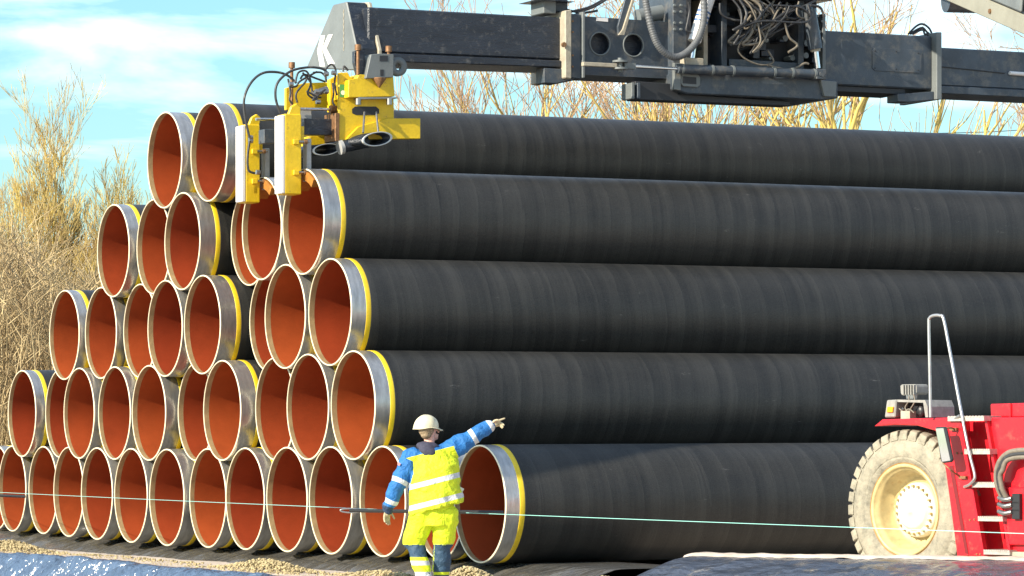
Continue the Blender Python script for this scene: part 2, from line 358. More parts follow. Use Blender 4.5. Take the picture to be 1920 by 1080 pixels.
# ------------------------------------------------------------------ pipes
def make_pipe_meshes(cb,cx,key):
    n=96; W=.019; res={}
    def ring(prof,name,m):
        g=MB(); g.lathe(prof,(0,0,0),(1,0,0),n); o=g.build(name,m); me=o.data; me.name=name; bpy.data.objects.remove(o); return me
    yw=.070
    res['coating']=ring([(cb+yw,PR+.001),(cb+yw+.001,PR+.004),(cb+yw+.006,PR+.0045),(cb+yw+.02,PR+.0045),(9,PR+.0045),(PL-cb-.02,PR+.0045),(PL-cb-.004,PR+.0045),(PL-cb,PR)],'coating','coating')
    res['yellow_band']=ring([(cb,PR),(cb+.002,PR+.003),(cb+.006,PR+.004),(cb+yw-.006,PR+.004),(cb+yw-.002,PR+.003),(cb+yw,PR)],'yellow_band','yband')
    res['bare_steel_end']=ring([(.010,PR),(cb,PR)],'bare_steel_end','end_steel')
    res['rim']=ring([(.010,PR+.0006),(.002,PR-.006),(.0,PR-.016),(.004,PR-W),(.012,PR-W-.0005)],'rim','pipe_rim')
    res['inner_band']=ring([(.008,PR-W),(cx,PR-W)],'inner_band','inner_band')
    res['lining']=ring([(cx,PR-W-.0008),(PL-.1,PR-W-.0008)],'lining','lining')
    res['far_end']=ring([(PL-cb,PR),(PL,PR),(PL,PR-W),(PL-.1,PR-W)],'far_end','end_steel')
    return res
variants=[make_pipe_meshes(cb,cx,i) for i,(cb,cx) in enumerate([(.19,.075),(.215,.085),(.17,.07),(.25,.085),(.20,.065)])]
PIPES=[ # row, n, s, variant
(0,13,.25,0),(0,12,.024,0),(0,11,.048,2),(0,10,-.04,1),(0,9,-.105,1),(0,8,-.1,1),(0,7,-.095,3),(0,6,-.04,0),(0,5,-.072,4),(0,4,-.071,3),(0,3,-.075,3),(0,2,.0,2),(0,1,.10,0),(0,0,-.067,0),
(1,11.5,-.06,2),(1,10.5,.078,0),(1,9.5,-.131,4),(1,8.5,-.091,2),(1,7.5,-.093,3),(1,6.5,.07,1),(1,5.5,-.116,3),(1,4.5,.073,0),(1,3.5,-.08,2),(1,2.5,-.079,1),
(2,10,-.113,2),(2,9,-.041,4),(2,8,.045,0),(2,7,-.121,1),(2,6,-.121,3),(2,5,.291,0),(2,4,-.091,1),(2,3,-.078,1),
(3,8.5,-.11,0),(3,7.5,-.017,1),(3,6.5,-.137,3),(3,5.5,.309,0),(3,4.5,-.123,1),(3,3.5,-.139,3),
(4,7,-.127,3),(4,6,-.017,1)]
ordn=['first','second','third','fourth','fifth','sixth','seventh','eighth','ninth','tenth','eleventh','twelfth','thirteenth','fourteenth']
rown=['bottom','second lowest','middle','second highest','top']
cnt={}
PIPEPOS={}
for row,n,s,vi in PIPES:
    k=cnt.get(row,0); cnt[row]=k+1
    tot=sum(1 for q in PIPES if q[0]==row)
    z=PR+row*PH+dz(n)
    if row==0 and n==0: lb='nearest pipe of the bottom row, beside the worker, its black side running to the wheel'
    elif row==4: lb=('left' if k==0 else 'right')+' one of the two orange-lined pipes on top of the pile'
    elif k==tot-1: lb='nearest pipe of the %s row, its long black side fully in view'%rown[row]
    elif row==0 and k==0: lb='pipe at the left picture edge, only its yellow band showing in the bottom row'
    elif row==0 and n==1: lb='bottom row pipe mostly hidden behind the worker'
    else: lb='%s orange-lined pipe from the left in the %s row of the pile'%(ordn[k-(1 if row==0 else 0)],rown[row])
    o=bpy.data.objects.new('steel_pipe',None); C.objects.link(o); o.location=ST.w(s,n*PA,z); o.rotation_euler=(0,0,ST.psi)
    tag(o,lb,'pipe','large coated pipes stacked in the pile'); PIPEPOS[(row,n)]=(s,n*PA,z)
    rot=rnd.uniform(0,6.28)
    for nm,me in variants[vi].items():
        c=bpy.data.objects.new(nm,me); C.objects.link(c); c.parent=o; c.rotation_euler=(rot,0,0)

# ------------------------------------------------------------------ string and bars
g=MB(); sa=-2.2; sz=.72
pL=onz(ST,0,922,sz); pR=onz(ST,1920,998,sz)
d=(pR-pL); p0=pL-d*.15; p1=pR+d*.15
pts=[p0+(p1-p0)*i/60+Vector((0,0,-.03*math.sin(PI*i/60))) for i in range(61)]
r=empty('guide_string',ST,p0.x,p0.y,p0.z,'thin turquoise string stretched level in front of the pipes and the wheel','string')
g.tube(pts,.0032,6).build('cord','cyan_string',r)
def bar(px0,px1,py0,py1,Y,label):
    A_=atY(px0,py0,Y); B_=atY(px1,py1,Y); r=empty('steel_bar',IDF,A_.x,A_.y,A_.z,label,'bar','steel bars beside the string')
    g=MB(); dd=(B_-A_).normalized(); g.cyl(A_+dd*.1,B_,.021,10); g.build('shaft','darkrod',r)
    g=MB(); pts=[A_+dd*(.115-.115*math.cos(t))+Vector((0,0,.022*math.sin(t))) for t in [2*PI*i/20 for i in range(21)]]; g.tube(pts,.009,8).build('loop','steel',r)
bar(638,944,957,961,38.35,'dark steel bar with a looped end held level behind the worker at the string')
bar(-30,48,928,931,51.5,'short dark bar by the string at the left picture edge')

# ------------------------------------------------------------------ spreader with pipe grab
TF,TB=5.55,6.30     # front/back of the beam
def P(px,py,b=TF): q=onb(ST,px,py,b); return (q.x,q.z)
def Pa(px,py,a): q=ona(ST,px,py,a); return (q.y,q.z)
s0,z0=P(1400,100)
SP=empty('pipe_spreader',ST,s0,TF,z0,'dark grey telescopic lifting beam hanging over the pipe pile','lifting beam')
# inner beam, left
g=MB(); g.prism([P(690,13),P(1052,33),P(1052,112),P(690,97)],TF,TB,'b'); g.build('inner_beam','paint_dark',SP,bevel=.02)
g=MB(); g.prism([P(690,99),P(1050,114),P(1050,127),P(690,115)],TF-.05,TB+.05,'b'); g.build('beam_flange','paint_dark',SP,bevel=.012)
# collar left
g=MB(); g.prism([P(1050,22),P(1062,20),P(1062,150),P(1050,148)],TF-.16,TB+.16,'b'); g.build('collar_plate','cream',SP,bevel=.012)
g=MB(); g.prism([P(1062,27),P(1083,29),P(1083,150),P(1062,146)],TF-.11,TB+.11,'b'); g.build('collar','paint_grey',SP,bevel=.01)
g=MB(); g.prism([P(1083,24),P(1088,24),P(1088,148),P(1083,148)],TF-.15,TB+.15,'b'); g.build('collar_lip','paint_light',SP,bevel=.008)
g=MB(); g.prism([P(1017,128),P(1083,132),P(1083,148),P(1040,157),P(1017,156)],TF-.05,TF+.2,'b'); g.build('lower_bracket','paint_grey',SP,bevel=.008)
g=MB(); q=P(1056,84,TF-.16); g.cyl((q[0],TF-.20,q[1]),(q[0],TF-.16,q[1]),.035,8); 
g.build('collar_bolt','bolt',SP)
for yy in (40,60,104,125): g=MB(); q=P(1073,yy,TF-.11); g.cyl((q[0],TF-.13,q[1]),(q[0],TF-.11,q[1]),.014,8); g.build('collar_bolt','bolt',SP)
# outer beam left with two round holes (ring + dark recess)
bodyL=[P(1088,30),P(1262,42),P(1262,148),P(1088,140)]
def plate_with_holes(poly,holes,b0,b1):
    import mathutils
    bm=bmesh.new(); vs2=[bm.verts.new((p[0],b0,p[1])) for p in poly]; ed=[bm.edges.new((vs2[i],vs2[(i+1)%len(vs2)])) for i in range(len(vs2))]
    for c,rr in holes:
        hv=[bm.verts.new((c[0]+rr*math.cos(2*PI*k/32),b0,c[1]+rr*math.sin(2*PI*k/32))) for k in range(32)]
        ed+=[bm.edges.new((hv[k],hv[(k+1)%32])) for k in range(32)]
    bmesh.ops.triangle_fill(bm,use_beauty=True,edges=ed)
    r=bmesh.ops.extrude_face_region(bm,geom=bm.faces[:]); 
    for e in r['geom']:
        if isinstance(e,bmesh.types.BMVert): e.co.y+=b1-b0
    bmesh.ops.recalc_face_normals(bm,faces=bm.faces)
    me=bpy.data.meshes.new('t'); bm.to_mesh(me); bm.free()
    g=MB(); g.add([tuple(v.co) for v in me.vertices],[tuple(p.vertices) for p in me.polygons]); bpy.data.meshes.remove(me); return g
h1,h2=P(1124,82),P(1187,85)
g=plate_with_holes(bodyL,[(h1,.155),(h2,.155)],TF-.01,TF+.03); g.prism([P(1088,30),P(1262,42),P(1262,50),P(1088,38)],TF+.03,TB,'b'); g.prism([P(1088,132),P(1262,141),P(1262,148),P(1088,140)],TF+.03,TB,'b'); g.prism(bodyL,TB-.03,TB+.002,'b')
g.build('outer_beam','paint_grey',SP)
g=MB(); g.prism([P(1092,50),P(1258,60),P(1258,131),P(1092,122)],TF+.12,TB-.05,'b'); g.build('beam_core','paint_dark',SP)
for h in (h1,h2):
    g=MB(); g.lathe([(0,.15),(-.012,.152),(-.012,.17),(0,.172)],(h[0],TF-.01,h[1]),(0,1,0),40); g.build('hole_rim','paint_light',SP)
g=MB(); q=[P(1118,33,TF-.012),P(1140,34,TF-.012),P(1140,41,TF-.012),P(1118,39,TF-.012)]; g.prism(q,TF-.016,TF-.011,'b'); g.build('name_plate','white_pad',SP)
# outer beam right
g=MB(); g.prism([P(1545,57),P(1748,68),P(1748,168),P(1545,158)],TF,TB,'b'); g.build('outer_beam','paint_grey',SP,bevel=.02)
g=MB(); g.prism([P(1560,160),P(1700,167),P(1700,176),P(1570,170)],TF+.05,TB-.05,'b'); g.build('wear_strip','hole',SP)
pp=[(1640,90),(1722,94),(1727,99),(1727,132),(1722,137),(1640,133),(1635,128),(1635,95)]
g=MB(); g.prism([P(*q) for q in pp],TF-.012,TF+.01,'b'); g.build('access_panel','paint_grey',SP,bevel=.004)
g=MB()
for q in [(1640,96),(1680,97),(1721,100),(1640,128),(1680,130),(1721,132)]:
    c=P(*q); g.cyl((c[0],TF-.018,c[1]),(c[0],TF-.01,c[1]),.011,8)
g.build('panel_bolt','hole',SP)
g=MB(); g.prism([P(1747,62),P(1757,62),P(1757,188),P(1747,188)],TF-.13,TB+.13,'b'); g.build('collar_plate','paint_light',SP,bevel=.01)
g=MB(); g.prism([P(1680,177),P(1747,172),P(1747,188),P(1700,192),P(1680,191)],TF-.06,TF+.25,'b'); g.build('lower_bracket','paint_grey',SP,bevel=.008)
g=MB(); a1=P(1757,90)[0]; 
za=P(1757,88)[1]; zb=P(1757,160)[1]; zc=P(1757,175)[1]
g.box(a1,a1+3.5,TF+.03,TB-.03,zb,za); g.build('inner_beam','paint_grey',SP,bevel=.02)
g=MB(); g.box(a1,a1+3.5,TF-.02,TB+.02,zc,zb-.004); g.build('beam_flange','paint_grey',SP,bevel=.01)
g=MB(); q0=P(1760,124);q1=P(1885,137); g.tube([(q0[0],TF+.02,q0[1]),(q1[0],TF+.02,q1[1])],.008,6); g.build('cable','black',SP)
g=MB(); q0=P(1893,137);q1=P(1935,140); g.cyl((q0[0],TF+.0,q0[1]),(q1[0],TF,q1[1]),.03,12); g.build('roller','white_pad',SP)
# carriage: lower box, bottom plates, uprights, dark machinery bay
g=MB(); g.prism([P(1262,137,TF-.2),P(1568,150,TF-.2),P(1568,185,TF-.2),P(1540,188,TF-.2),P(1285,176,TF-.2),P(1262,168,TF-.2)],TF-.25,TB+.25,'b'); g.build('carriage_box','paint_grey',SP,bevel=.015)
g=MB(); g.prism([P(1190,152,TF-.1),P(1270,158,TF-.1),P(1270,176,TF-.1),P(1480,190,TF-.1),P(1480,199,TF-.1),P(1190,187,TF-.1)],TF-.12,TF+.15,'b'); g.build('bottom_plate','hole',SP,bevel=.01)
for x0 in (1183,1194):
    g=MB(); g.prism([P(x0,155,TF-.16),P(x0+6,155,TF-.16),P(x0+6,186,TF-.16),P(x0,185,TF-.16)],TF-.18,TF+.12,'b'); g.build('end_lip','paint_light' if x0==1183 else 'paint_grey',SP,bevel=.008)
pp=[(1278,138),(1308,140),(1312,145),(1312,160),(1307,164),(1280,162),(1275,157),(1275,142)]
g=MB(); g.prism([P(q[0],q[1],TF-.27) for q in pp],TF-.29,TF-.25,'b'); g.build('window_frame','paint_light',SP,bevel=.008)
g=MB(); g.prism([P(q[0],q[1],TF-.3) for q in [(1281,143),(1306,145),(1306,158),(1281,156)]],TF-.296,TF-.288,'b'); g.build('window_recess','hole',SP)  # dark patch painting the shade inside the opening
g=MB(); g.prism([P(1262,118,TF-.27),P(1275,119,TF-.27),P(1275,170,TF-.27),P(1262,168,TF-.27)],TF-.30,TF-.24,'b'); g.build('box_lip','paint_light',SP,bevel=.008)
g=MB(); g.prism([P(1537,150,TF-.28),P(1568,153,TF-.28),P(1566,182,TF-.28),P(1545,181,TF-.28)],TF-.3,TF-.24,'b'); g.build('corner_gusset','paint_light',SP,bevel=.008)
for x0,x1,m_ in ((1258,1283,'paint_grey'),(1283,1292,'hole'),(1356,1366,'paint_grey'),(1500,1510,'paint_grey'),(1545,1551,'paint_light'),(1322,1330,'cream')):
    g=MB(); t0=-20 if x0<1540 else 25
    g.prism([P(x0,t0,TF-.1),P(x1,t0,TF-.1),P(x1,140,TF-.1),P(x0,140,TF-.1)],TF-(.16 if x0<1300 else .06),TB+.1,'b'); g.build('upright',m_,SP,bevel=.006)
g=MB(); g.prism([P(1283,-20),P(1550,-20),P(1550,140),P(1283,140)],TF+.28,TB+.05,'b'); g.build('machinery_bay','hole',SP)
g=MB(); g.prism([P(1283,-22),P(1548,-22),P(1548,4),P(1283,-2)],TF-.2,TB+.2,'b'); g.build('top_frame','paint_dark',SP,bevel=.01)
for xx,yy in [(x,y) for y in (10,22,43,55) for x in (1264,1276)]+[(1532,30),(1540,40),(1536,60)]:
    g=MB(); q=P(xx,yy,TF-.16); g.cyl((q[0],TF-.19,q[1]),(q[0],TF-.15,q[1]),.02,6); g.build('upright_bolt','paint_light',SP)
rb=random.Random(11)
# valve blocks in the bay
for i in range(34):
    g=MB()
    x=rb.uniform(1298,1535); y=rb.uniform(8,120); w_=rb.uniform(6,26); h_=rb.uniform(5,20); t=TF+rb.uniform(.0,.26)
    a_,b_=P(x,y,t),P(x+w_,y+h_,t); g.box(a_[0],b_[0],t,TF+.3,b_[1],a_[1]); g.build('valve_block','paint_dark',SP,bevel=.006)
for i in range(16):
    g=MB(); x=rb.uniform(1300,1535); y=rb.uniform(8,118); t=TF+rb.uniform(-.02,.1); q=P(x,y,t); g.cyl((q[0],t,q[1]),(q[0],t+.2,q[1]),rb.uniform(.02,.05),12); g.build('fitting','paint_light',SP)
g=MB(); g.prism([P(1366,110),P(1500,118),P(1500,134),P(1366,128)],TF-.02,TF+.1,'b'); g.build('lower_rail','paint_grey',SP,bevel=.008)
# horizontal cylinder
tc_=TF-.38
def Q(px,py,t=tc_): q=P(px,py,t); return (q[0],t,q[1])
g=MB(); g.cyl(Q(1270,129),Q(1534,139),.068,20); g.build('cylinder_barrel','paint_grey',SP)
for xx in (1332,1371,1448,1482,1276,1524):
    g=MB(); y0=129+(xx-1270)/264*10; g.cyl(Q(xx,y0),Q(xx+4,y0+.15),.078,20); g.build('cylinder_clamp','paint_light',SP)
g=MB(); g.cyl(Q(1180,124),Q(1272,129),.026,14); g.build('piston_rod','chrome',SP)
g=MB(); a_=Q(1092,119);b_=Q(1155,123); g.box(a_[0],b_[0],tc_-.04,tc_+.04,b_[2]-.03,a_[2]+.02); g.build('tie_bar','cream',SP,bevel=.006)
g=MB()
for dz_ in (-.05,.05):
    q=Q(1163,122); g.cyl((q[0],q[1],q[2]+dz_-.014),(q[0],q[1],q[2]+dz_+.014),.11,20)
g.cyl((q[0],q[1],q[2]-.1),(q[0],q[1],q[2]+.1),.035,12); a_=Q(1175,124); g.box(a_[0]-.05,a_[0]+.12,tc_-.05,tc_+.05,a_[2]-.04,a_[2]+.04)
g.build('clevis','paint_light',SP)
g=MB(); a_=Q(1526,130); b_=Q(1545,150); g.box(a_[0],b_[0],tc_-.07,tc_+.3,b_[2],a_[2]); g.cyl((.5*(a_[0]+b_[0]),tc_-.1,.5*(a_[2]+b_[2])),(.5*(a_[0]+b_[0]),tc_-.05,.5*(a_[2]+b_[2])),.04,14); g.build('end_bracket','paint_grey',SP,bevel=.01)
# vertical cylinders
t=TF-.25
g=MB(); g.cyl(Q(1516,18,t),Q(1529,92,t),.105,20); g.cyl(Q(1514,8,t),Q(1516,18,t),.06,16); g.build('lift_cylinder','paint_grey',SP)
g=MB(); g.cyl(Q(1528,88,t),Q(1529,97,t),.075,16); g.build('gland','cream',SP)
g=MB(); g.cyl(Q(1529,95,t),Q(1533,128,t),.045,16); g.build('lift_rod','chrome',SP)
g=MB(); g.cyl(Q(1330,-8,t),Q(1302,78,t),.095,18); g.build('lift_cylinder','white_pad',SP)
g=MB()
for u in (.35,.45,.55):
    p=Vector(Q(1330,-8,t)).lerp(Vector(Q(1302,78,t)),u); q=Vector(Q(1330,-8,t)).lerp(Vector(Q(1302,78,t)),u+.04); g.cyl(p,q,.099,18)
g.build('blue_stripe',mat('blue_marking',(.05,.12,.3),.4),SP)
g=MB(); g.cyl(Q(1303,76,t),Q(1298,112,t),.035,14); g.build('lift_rod','chrome',SP)
g=MB(); a_=Q(1284,108,TF-.3); b_=Q(1318,124,TF-.3); g.box(a_[0],b_[0],TF-.33,TF+.1,b_[2],a_[2]); g.build('cylinder_foot','cream',SP,bevel=.01)
# corrugated hose
pts=spline([Q(1206,-25,TF-.42),Q(1212,10,TF-.42),Q(1222,55,TF-.44),Q(1236,88,TF-.46),Q(1262,107,TF-.46),Q(1288,98,TF-.45),Q(1310,70,TF-.43),Q(1320,30,TF-.42),Q(1318,-25,TF-.4)],26)
rs=[.048+.007*math.sin(i*2.1) for i in range(len(pts))]
g=MB(); g.tube(pts,.05,12,True,rs); g.build('corrugated_hose',mat('grey_corrugated_hose',(.13,.135,.14),.5,var=.3,vscale=20),SP)
# tangle of hoses
for i in range(22):
    x0=rb.uniform(1375,1430); x1=rb.uniform(1420,1520); yb=rb.uniform(45,100); t=TF-rb.uniform(.12,.5)
    k=rb.random()
    pts=spline([Q(x0-rb.uniform(10,50),-14,t+.1),Q(x0+rb.uniform(0,25),rb.uniform(5,25),t),Q(x0+rb.uniform(-6,28),yb*.75,t-.03),Q(x0+rb.uniform(-20,10),yb,t-.02),Q(x0+rb.uniform(10,40),yb-rb.uniform(8,30),t),Q(x1,rb.uniform(8,50),t+.05),Q(x1+rb.uniform(0,25),rb.uniform(-10,40),t+.2)],7)
    g=MB(); g.tube(pts,rb.uniform(.012,.022),7); g.build('hose','hose_tan' if k<.5 else 'hose',SP)
for i,ptl in enumerate([[(1388,80),(1384,96),(1400,112),(1428,122),(1450,116),(1440,95)],[(1440,122),(1470,130),(1490,128),(1508,119),(1516,120)],[(1498,3),(1494,22),(1500,32),(1508,34)],[(1520,10),(1538,14),(1545,32)],[(1290,4),(1293,18),(1290,38),(1287,56),(1296,62)],[(1350,6),(1352,25),(1370,36),(1400,40)],[(1450,10),(1500,14),(1520,30)],[(1470,40),(1480,70),(1495,85),(1478,98)],[(1440,60),(1455,48),(1472,30),(1480,12)]]):
    pts=spline([Q(x,y,TF-.33-.02*i) for x,y in ptl],8); g=MB(); g.tube(pts,.014+.004*(i%2),7); g.build('hose','hose_tan' if i in(0,1,2,7) else 'hose',SP)
# hose arcs over the right collar
for i,(h,w_) in enumerate(((45,0),(52,4),(56,8))):
    pts=spline([Q(1703+w_,64,TF+.2),Q(1718,h+4,TF+.2),Q(1730,h,TF+.15),Q(1742-w_,h+8,TF+.12),Q(1748-w_,66,TF+.1),Q(1755,90,TF+.05)],6); g=MB(); g.tube(pts,.016,7); g.build('hose','hose',SP)
# things on top of the beam
g=MB(); a_=P(1019,-20);b_=P(1043,26); g.box(a_[0],b_[0],TF,TF+.4,b_[1],a_[1]); g.build('end_stop','paint_light',SP,bevel=.01)
g=MB(); a_=P(1043,-20);b_=P(1071,21); g.box(a_[0],b_[0],TF+.1,TF+.45,b_[1],a_[1]); g.build('end_stop','paint_grey',SP,bevel=.01)
g=MB(); a_=P(1000,0);b_=P(1071,5); g.box(a_[0],b_[0],TF-.1,TF+.45,b_[1],a_[1]); g.build('stop_plate','paint_dark',SP)
for (x0,y0,x1,y1) in ((1062,18,1120,20),(1080,24,1150,-10),(1070,22,1140,-6)):
    g=MB(); pts=spline([Q(x0,y0,TF+.1),Q((x0+x1)/2,(y0+y1)/2+5,TF+.1),Q(x1,y1,TF+.15)],6); g.tube(pts,.017,7); g.build('hose','hose',SP)
g=MB(); g.prism([P(1176,-20,TF-.08),P(1190,-20,TF-.08),P(1166,64,TF-.08),P(1158,66,TF-.08),P(1157,50,TF-.08)],TF-.1,TF-.06,'b'); g.build('diagonal_stay','paint_grey',SP,bevel=.006)
g=MB(); g.prism([P(1166,55,TF-.1),P(1190,-20,TF-.1),P(1193,-20,TF-.1),P(1168,66,TF-.1),P(1158,66,TF-.1)],TF-.14,TF-.1,'b'); g.build('stay_edge','cream',SP)
g=MB(); g.cyl(Q(1195,32,TF+.2),Q(1258,20,TF+.2),.11,18); g.build('side_cylinder','paint_light',SP)
# K-shaped cross head at the left end: gusset facing along the pipes
aK=onb(ST,668,132,TF-.05).x
def K(px,py): return Pa(px,py,aK)
g=MB(); g.prism([K(624,9),K(649,3),K(668,90),K(668,132),K(574,128),K(576,122)],aK,aK+.30,'a'); g.build('cross_head','paint_light',SP,bevel=.015)
e0=onb(ST,690,60,TF-.12).x
k1,k2,k3=K(649,3),K(668,90),K(668,132)
g=MB(); g.prism([(k1[0]-.012,k1[1]-.01),(k2[0]-.012,k2[1]),(k3[0]-.012,k3[1]+.01),(k3[0]+.02,k3[1]+.01),(k2[0]+.02,k2[1]),(k1[0]+.02,k1[1]-.01)],aK+.02,aK+.285,'a'); g.build('front_shade_plate','paint_dark',SP)  # dark plate added to paint shade onto the cross head's front side
g=MB(); g.prism([K(622,3),K(652,2),K(671,92),K(671,100),K(590,100)],aK+.31,aK+.36,'a'); g.build('cross_head_flange','cream',SP,bevel=.008)
def cl(x,y): return (400+x/2.571,y/2.571)
for nm,poly in (('logo_bar',[(517,172),(538,170),(522,245),(537,320),(513,320),(500,245)]),('logo_chevron',[(546,168),(568,165),(537,234),(578,308),(547,312),(517,236)])):
    c_=[Pa(*cl(x,y),aK-.004) for x,y in [((x+(1 if nm=='logo_bar' else 8)),y) for x,y in poly]]
    g=MB(); g.prism(c_,aK-.006,aK-.001,'a'); g.build(nm,'white_pad',SP,label='white angular maker mark on the grey head')
g=MB(); pts=[]
for y in range(45,250,8): q=Pa(*cl(628+1.5*math.sin(y),y),aK-.004); pts.append((aK-.004,q[0],q[1]))
g.tube(pts,.006,5); g.build('weld_seam','cream',SP)

# yellow pipe grab
GR=MB(); tg=5.18
def G(x,y,t=tg): return P(*cl(x,y),t)
def GQ(x,y,t=tg): q=P(*cl(x,y),t); return (q[0],t,q[1])
GR.prism([G(605,350),G(650,350),G(660,372),G(690,372),G(720,470),G(870,478),G(872,570),G(872,640),G(680,650),G(628,680),G(605,680)],tg,tg+.06,'b')
grab=GR.build('pipe_grab','yellow',SP,bevel=.008,label='yellow hydraulic pipe grab bolted under the beam end')
def part(g,name,m,bevel=.006,label=None): return g.build(name,m,grab,bevel=bevel,label=label)
g=MB(); g.prism([G(650,385,tg-.12),G(690,378,tg-.12),G(700,358,tg-.12),G(735,362,tg-.12),G(745,378,tg-.12),G(865,372,tg-.12),G(872,465,tg-.12),G(648,470,tg-.12)],tg-.14,tg+.5,'b'); part(g,'top_box','yellow')
g=MB(); g.prism([G(690,470,tg-.1),G(880,470,tg-.1),G(880,476,tg-.1),G(690,480,tg-.1)],tg-.16,tg+.4,'b'); part(g,'lower_flange','steel',0)
g=MB(); g.prism([G(840,570,tg-.05),G(1000,570,tg-.05),G(1000,668,tg-.05),G(640,672,tg-.05),G(700,610,tg-.05)],tg-.04,tg+.12,'b'); part(g,'side_bar','yellow')
g=MB(); g.prism([G(875,572,tg-.05),G(1000,572,tg-.05),G(1000,600,tg-.05),G(875,600,tg-.05)],tg+.12,tg+.5,'b'); part(g,'side_bar_top','yellow')
# slot
pp=[(690,512),(790,512),(806,525),(806,545),(790,553),(695,553),(677,545),(675,525)]
g=MB(); g.prism([G(x,y,tg-.05) for x,y in pp],tg-.006,tg+.03,'b'); part(g,'slot','hole',0)  # solid dark patch, shade of the slot put into its colour
# grey hook block
g=MB(); g.prism([G(760,262,tg-.2),G(800,258,tg-.2),G(870,262,tg-.2),G(868,372,tg-.2),G(800,376,tg-.2),G(735,378,tg-.2)],tg-.2,tg+.1,'b'); part(g,'hook_block','paint_light')
g=MB(); g.prism([G(803,268,tg-.21),G(842,268,tg-.21),G(842,295,tg-.21),G(803,295,tg-.21)],tg-.205,tg-.19,'b'); g.prism([G(806,335,tg-.21),G(822,335,tg-.21),G(822,365,tg-.21),G(806,365,tg-.21)],tg-.205,tg-.19,'b'); part(g,'block_slot','hole',0)  # dark patches painted as the shade in the block's openings
c_=G(888,322,tg-.05); g=MB(); g.lathe([(-.03,.045),(-.03,.13),(.03,.13),(.03,.045)],(c_[0],tg-.05,c_[1]),(0,1,0),28,closed=True); part(g,'lifting_eye','paint_light',0)
g=MB(); q=G(800,400,tg-.18); g.lathe([(0,.001),(.12,.09),(.14,.09)],(q[0],tg-.18,q[1]-.07),(0,0,1),16); part(g,'lock_cone','bolt',0)
for x,y0,y1 in ((697,215,360),(845,222,262),(378,300,520)):
    g=MB(); t=tg-.12 if x>600 else tg+.6
    g.cyl(GQ(x,y1,t),GQ(x,y0+25,t),.022,10); g.build('threaded_bolt','bolt',grab)
    g=MB(); g.cyl(GQ(x,y0+28,t),GQ(x,y0,t),.045,6); g.build('nut','bolt',grab)
g=MB(); g.prism([G(683,245,tg-.1),G(735,245,tg-.1),G(735,385,tg-.1),G(705,385,tg-.1),G(683,300,tg-.1)],tg-.08,tg+.0,'b'); part(g,'clamp_bracket','paint_dark')
for x in (698,848): g=MB(); g.cyl(GQ(x,475,tg-.14),GQ(x,505,tg-.14),.04,6); g.build('nut','steel',grab)
# rear/left frame of the grab
t=tg+.7
g=MB(); g.prism([G(350,425,t),G(380,415,t),G(440,400,t),G(600,395,t),G(600,530,t),G(350,530,t)],t,t+.06,'b'); part(g,'rear_plate','yellow')
g=MB(); g.prism([G(555,385,tg+.4),G(600,360,tg+.4),G(605,560,tg+.4),G(555,540,tg+.4)],tg+.35,tg+.45,'b'); part(g,'mid_plate','yellow')
g=MB(); g.prism([G(440,570,tg+.1),G(600,575,tg+.1),G(600,650,tg+.1),G(440,650,tg+.1)],tg+.1,tg+.3,'b'); part(g,'slide_beam','paint_dark')
g=MB(); g.prism([G(585,545,tg),G(606,545,tg),G(606,680,tg),G(585,680,tg)],tg-.02,tg+.35,'b'); part(g,'wear_plate','bolt')
g=MB(); g.prism([G(245,622,tg+.9),G(300,622,tg+.9),G(300,690,tg+.9),G(245,690,tg+.9)],tg+.9,tg+1.1,'b'); part(g,'slide_beam','paint_grey')
g=MB(); g.prism([G(400,532,tg+.3),G(465,530,tg+.3),G(468,575,tg+.3),G(405,575,tg+.3)],tg+.25,tg+.5,'b'); part(g,'junction_box','grey_pad')
g=MB(); g.prism([G(465,655,tg+.5),G(545,655,tg+.5),G(545,700,tg+.5),G(465,700,tg+.5)],tg+.5,tg+.8,'b'); part(g,'lower_plate','yellow')
g=MB(); g.cyl(GQ(395,525,tg+.2),GQ(570,527,tg+.2),.02,12); g.build('small_rod','chrome',grab)
g=MB(); g.cyl(GQ(562,527,tg+.2),GQ(592,528,tg+.2),.055,14); g.build('rod_end','bolt',grab)
g=MB(); g.cyl(GQ(205,575,tg+1.2),GQ(298,576,tg+1.2),.02,12); g.build('small_rod','chrome',grab)
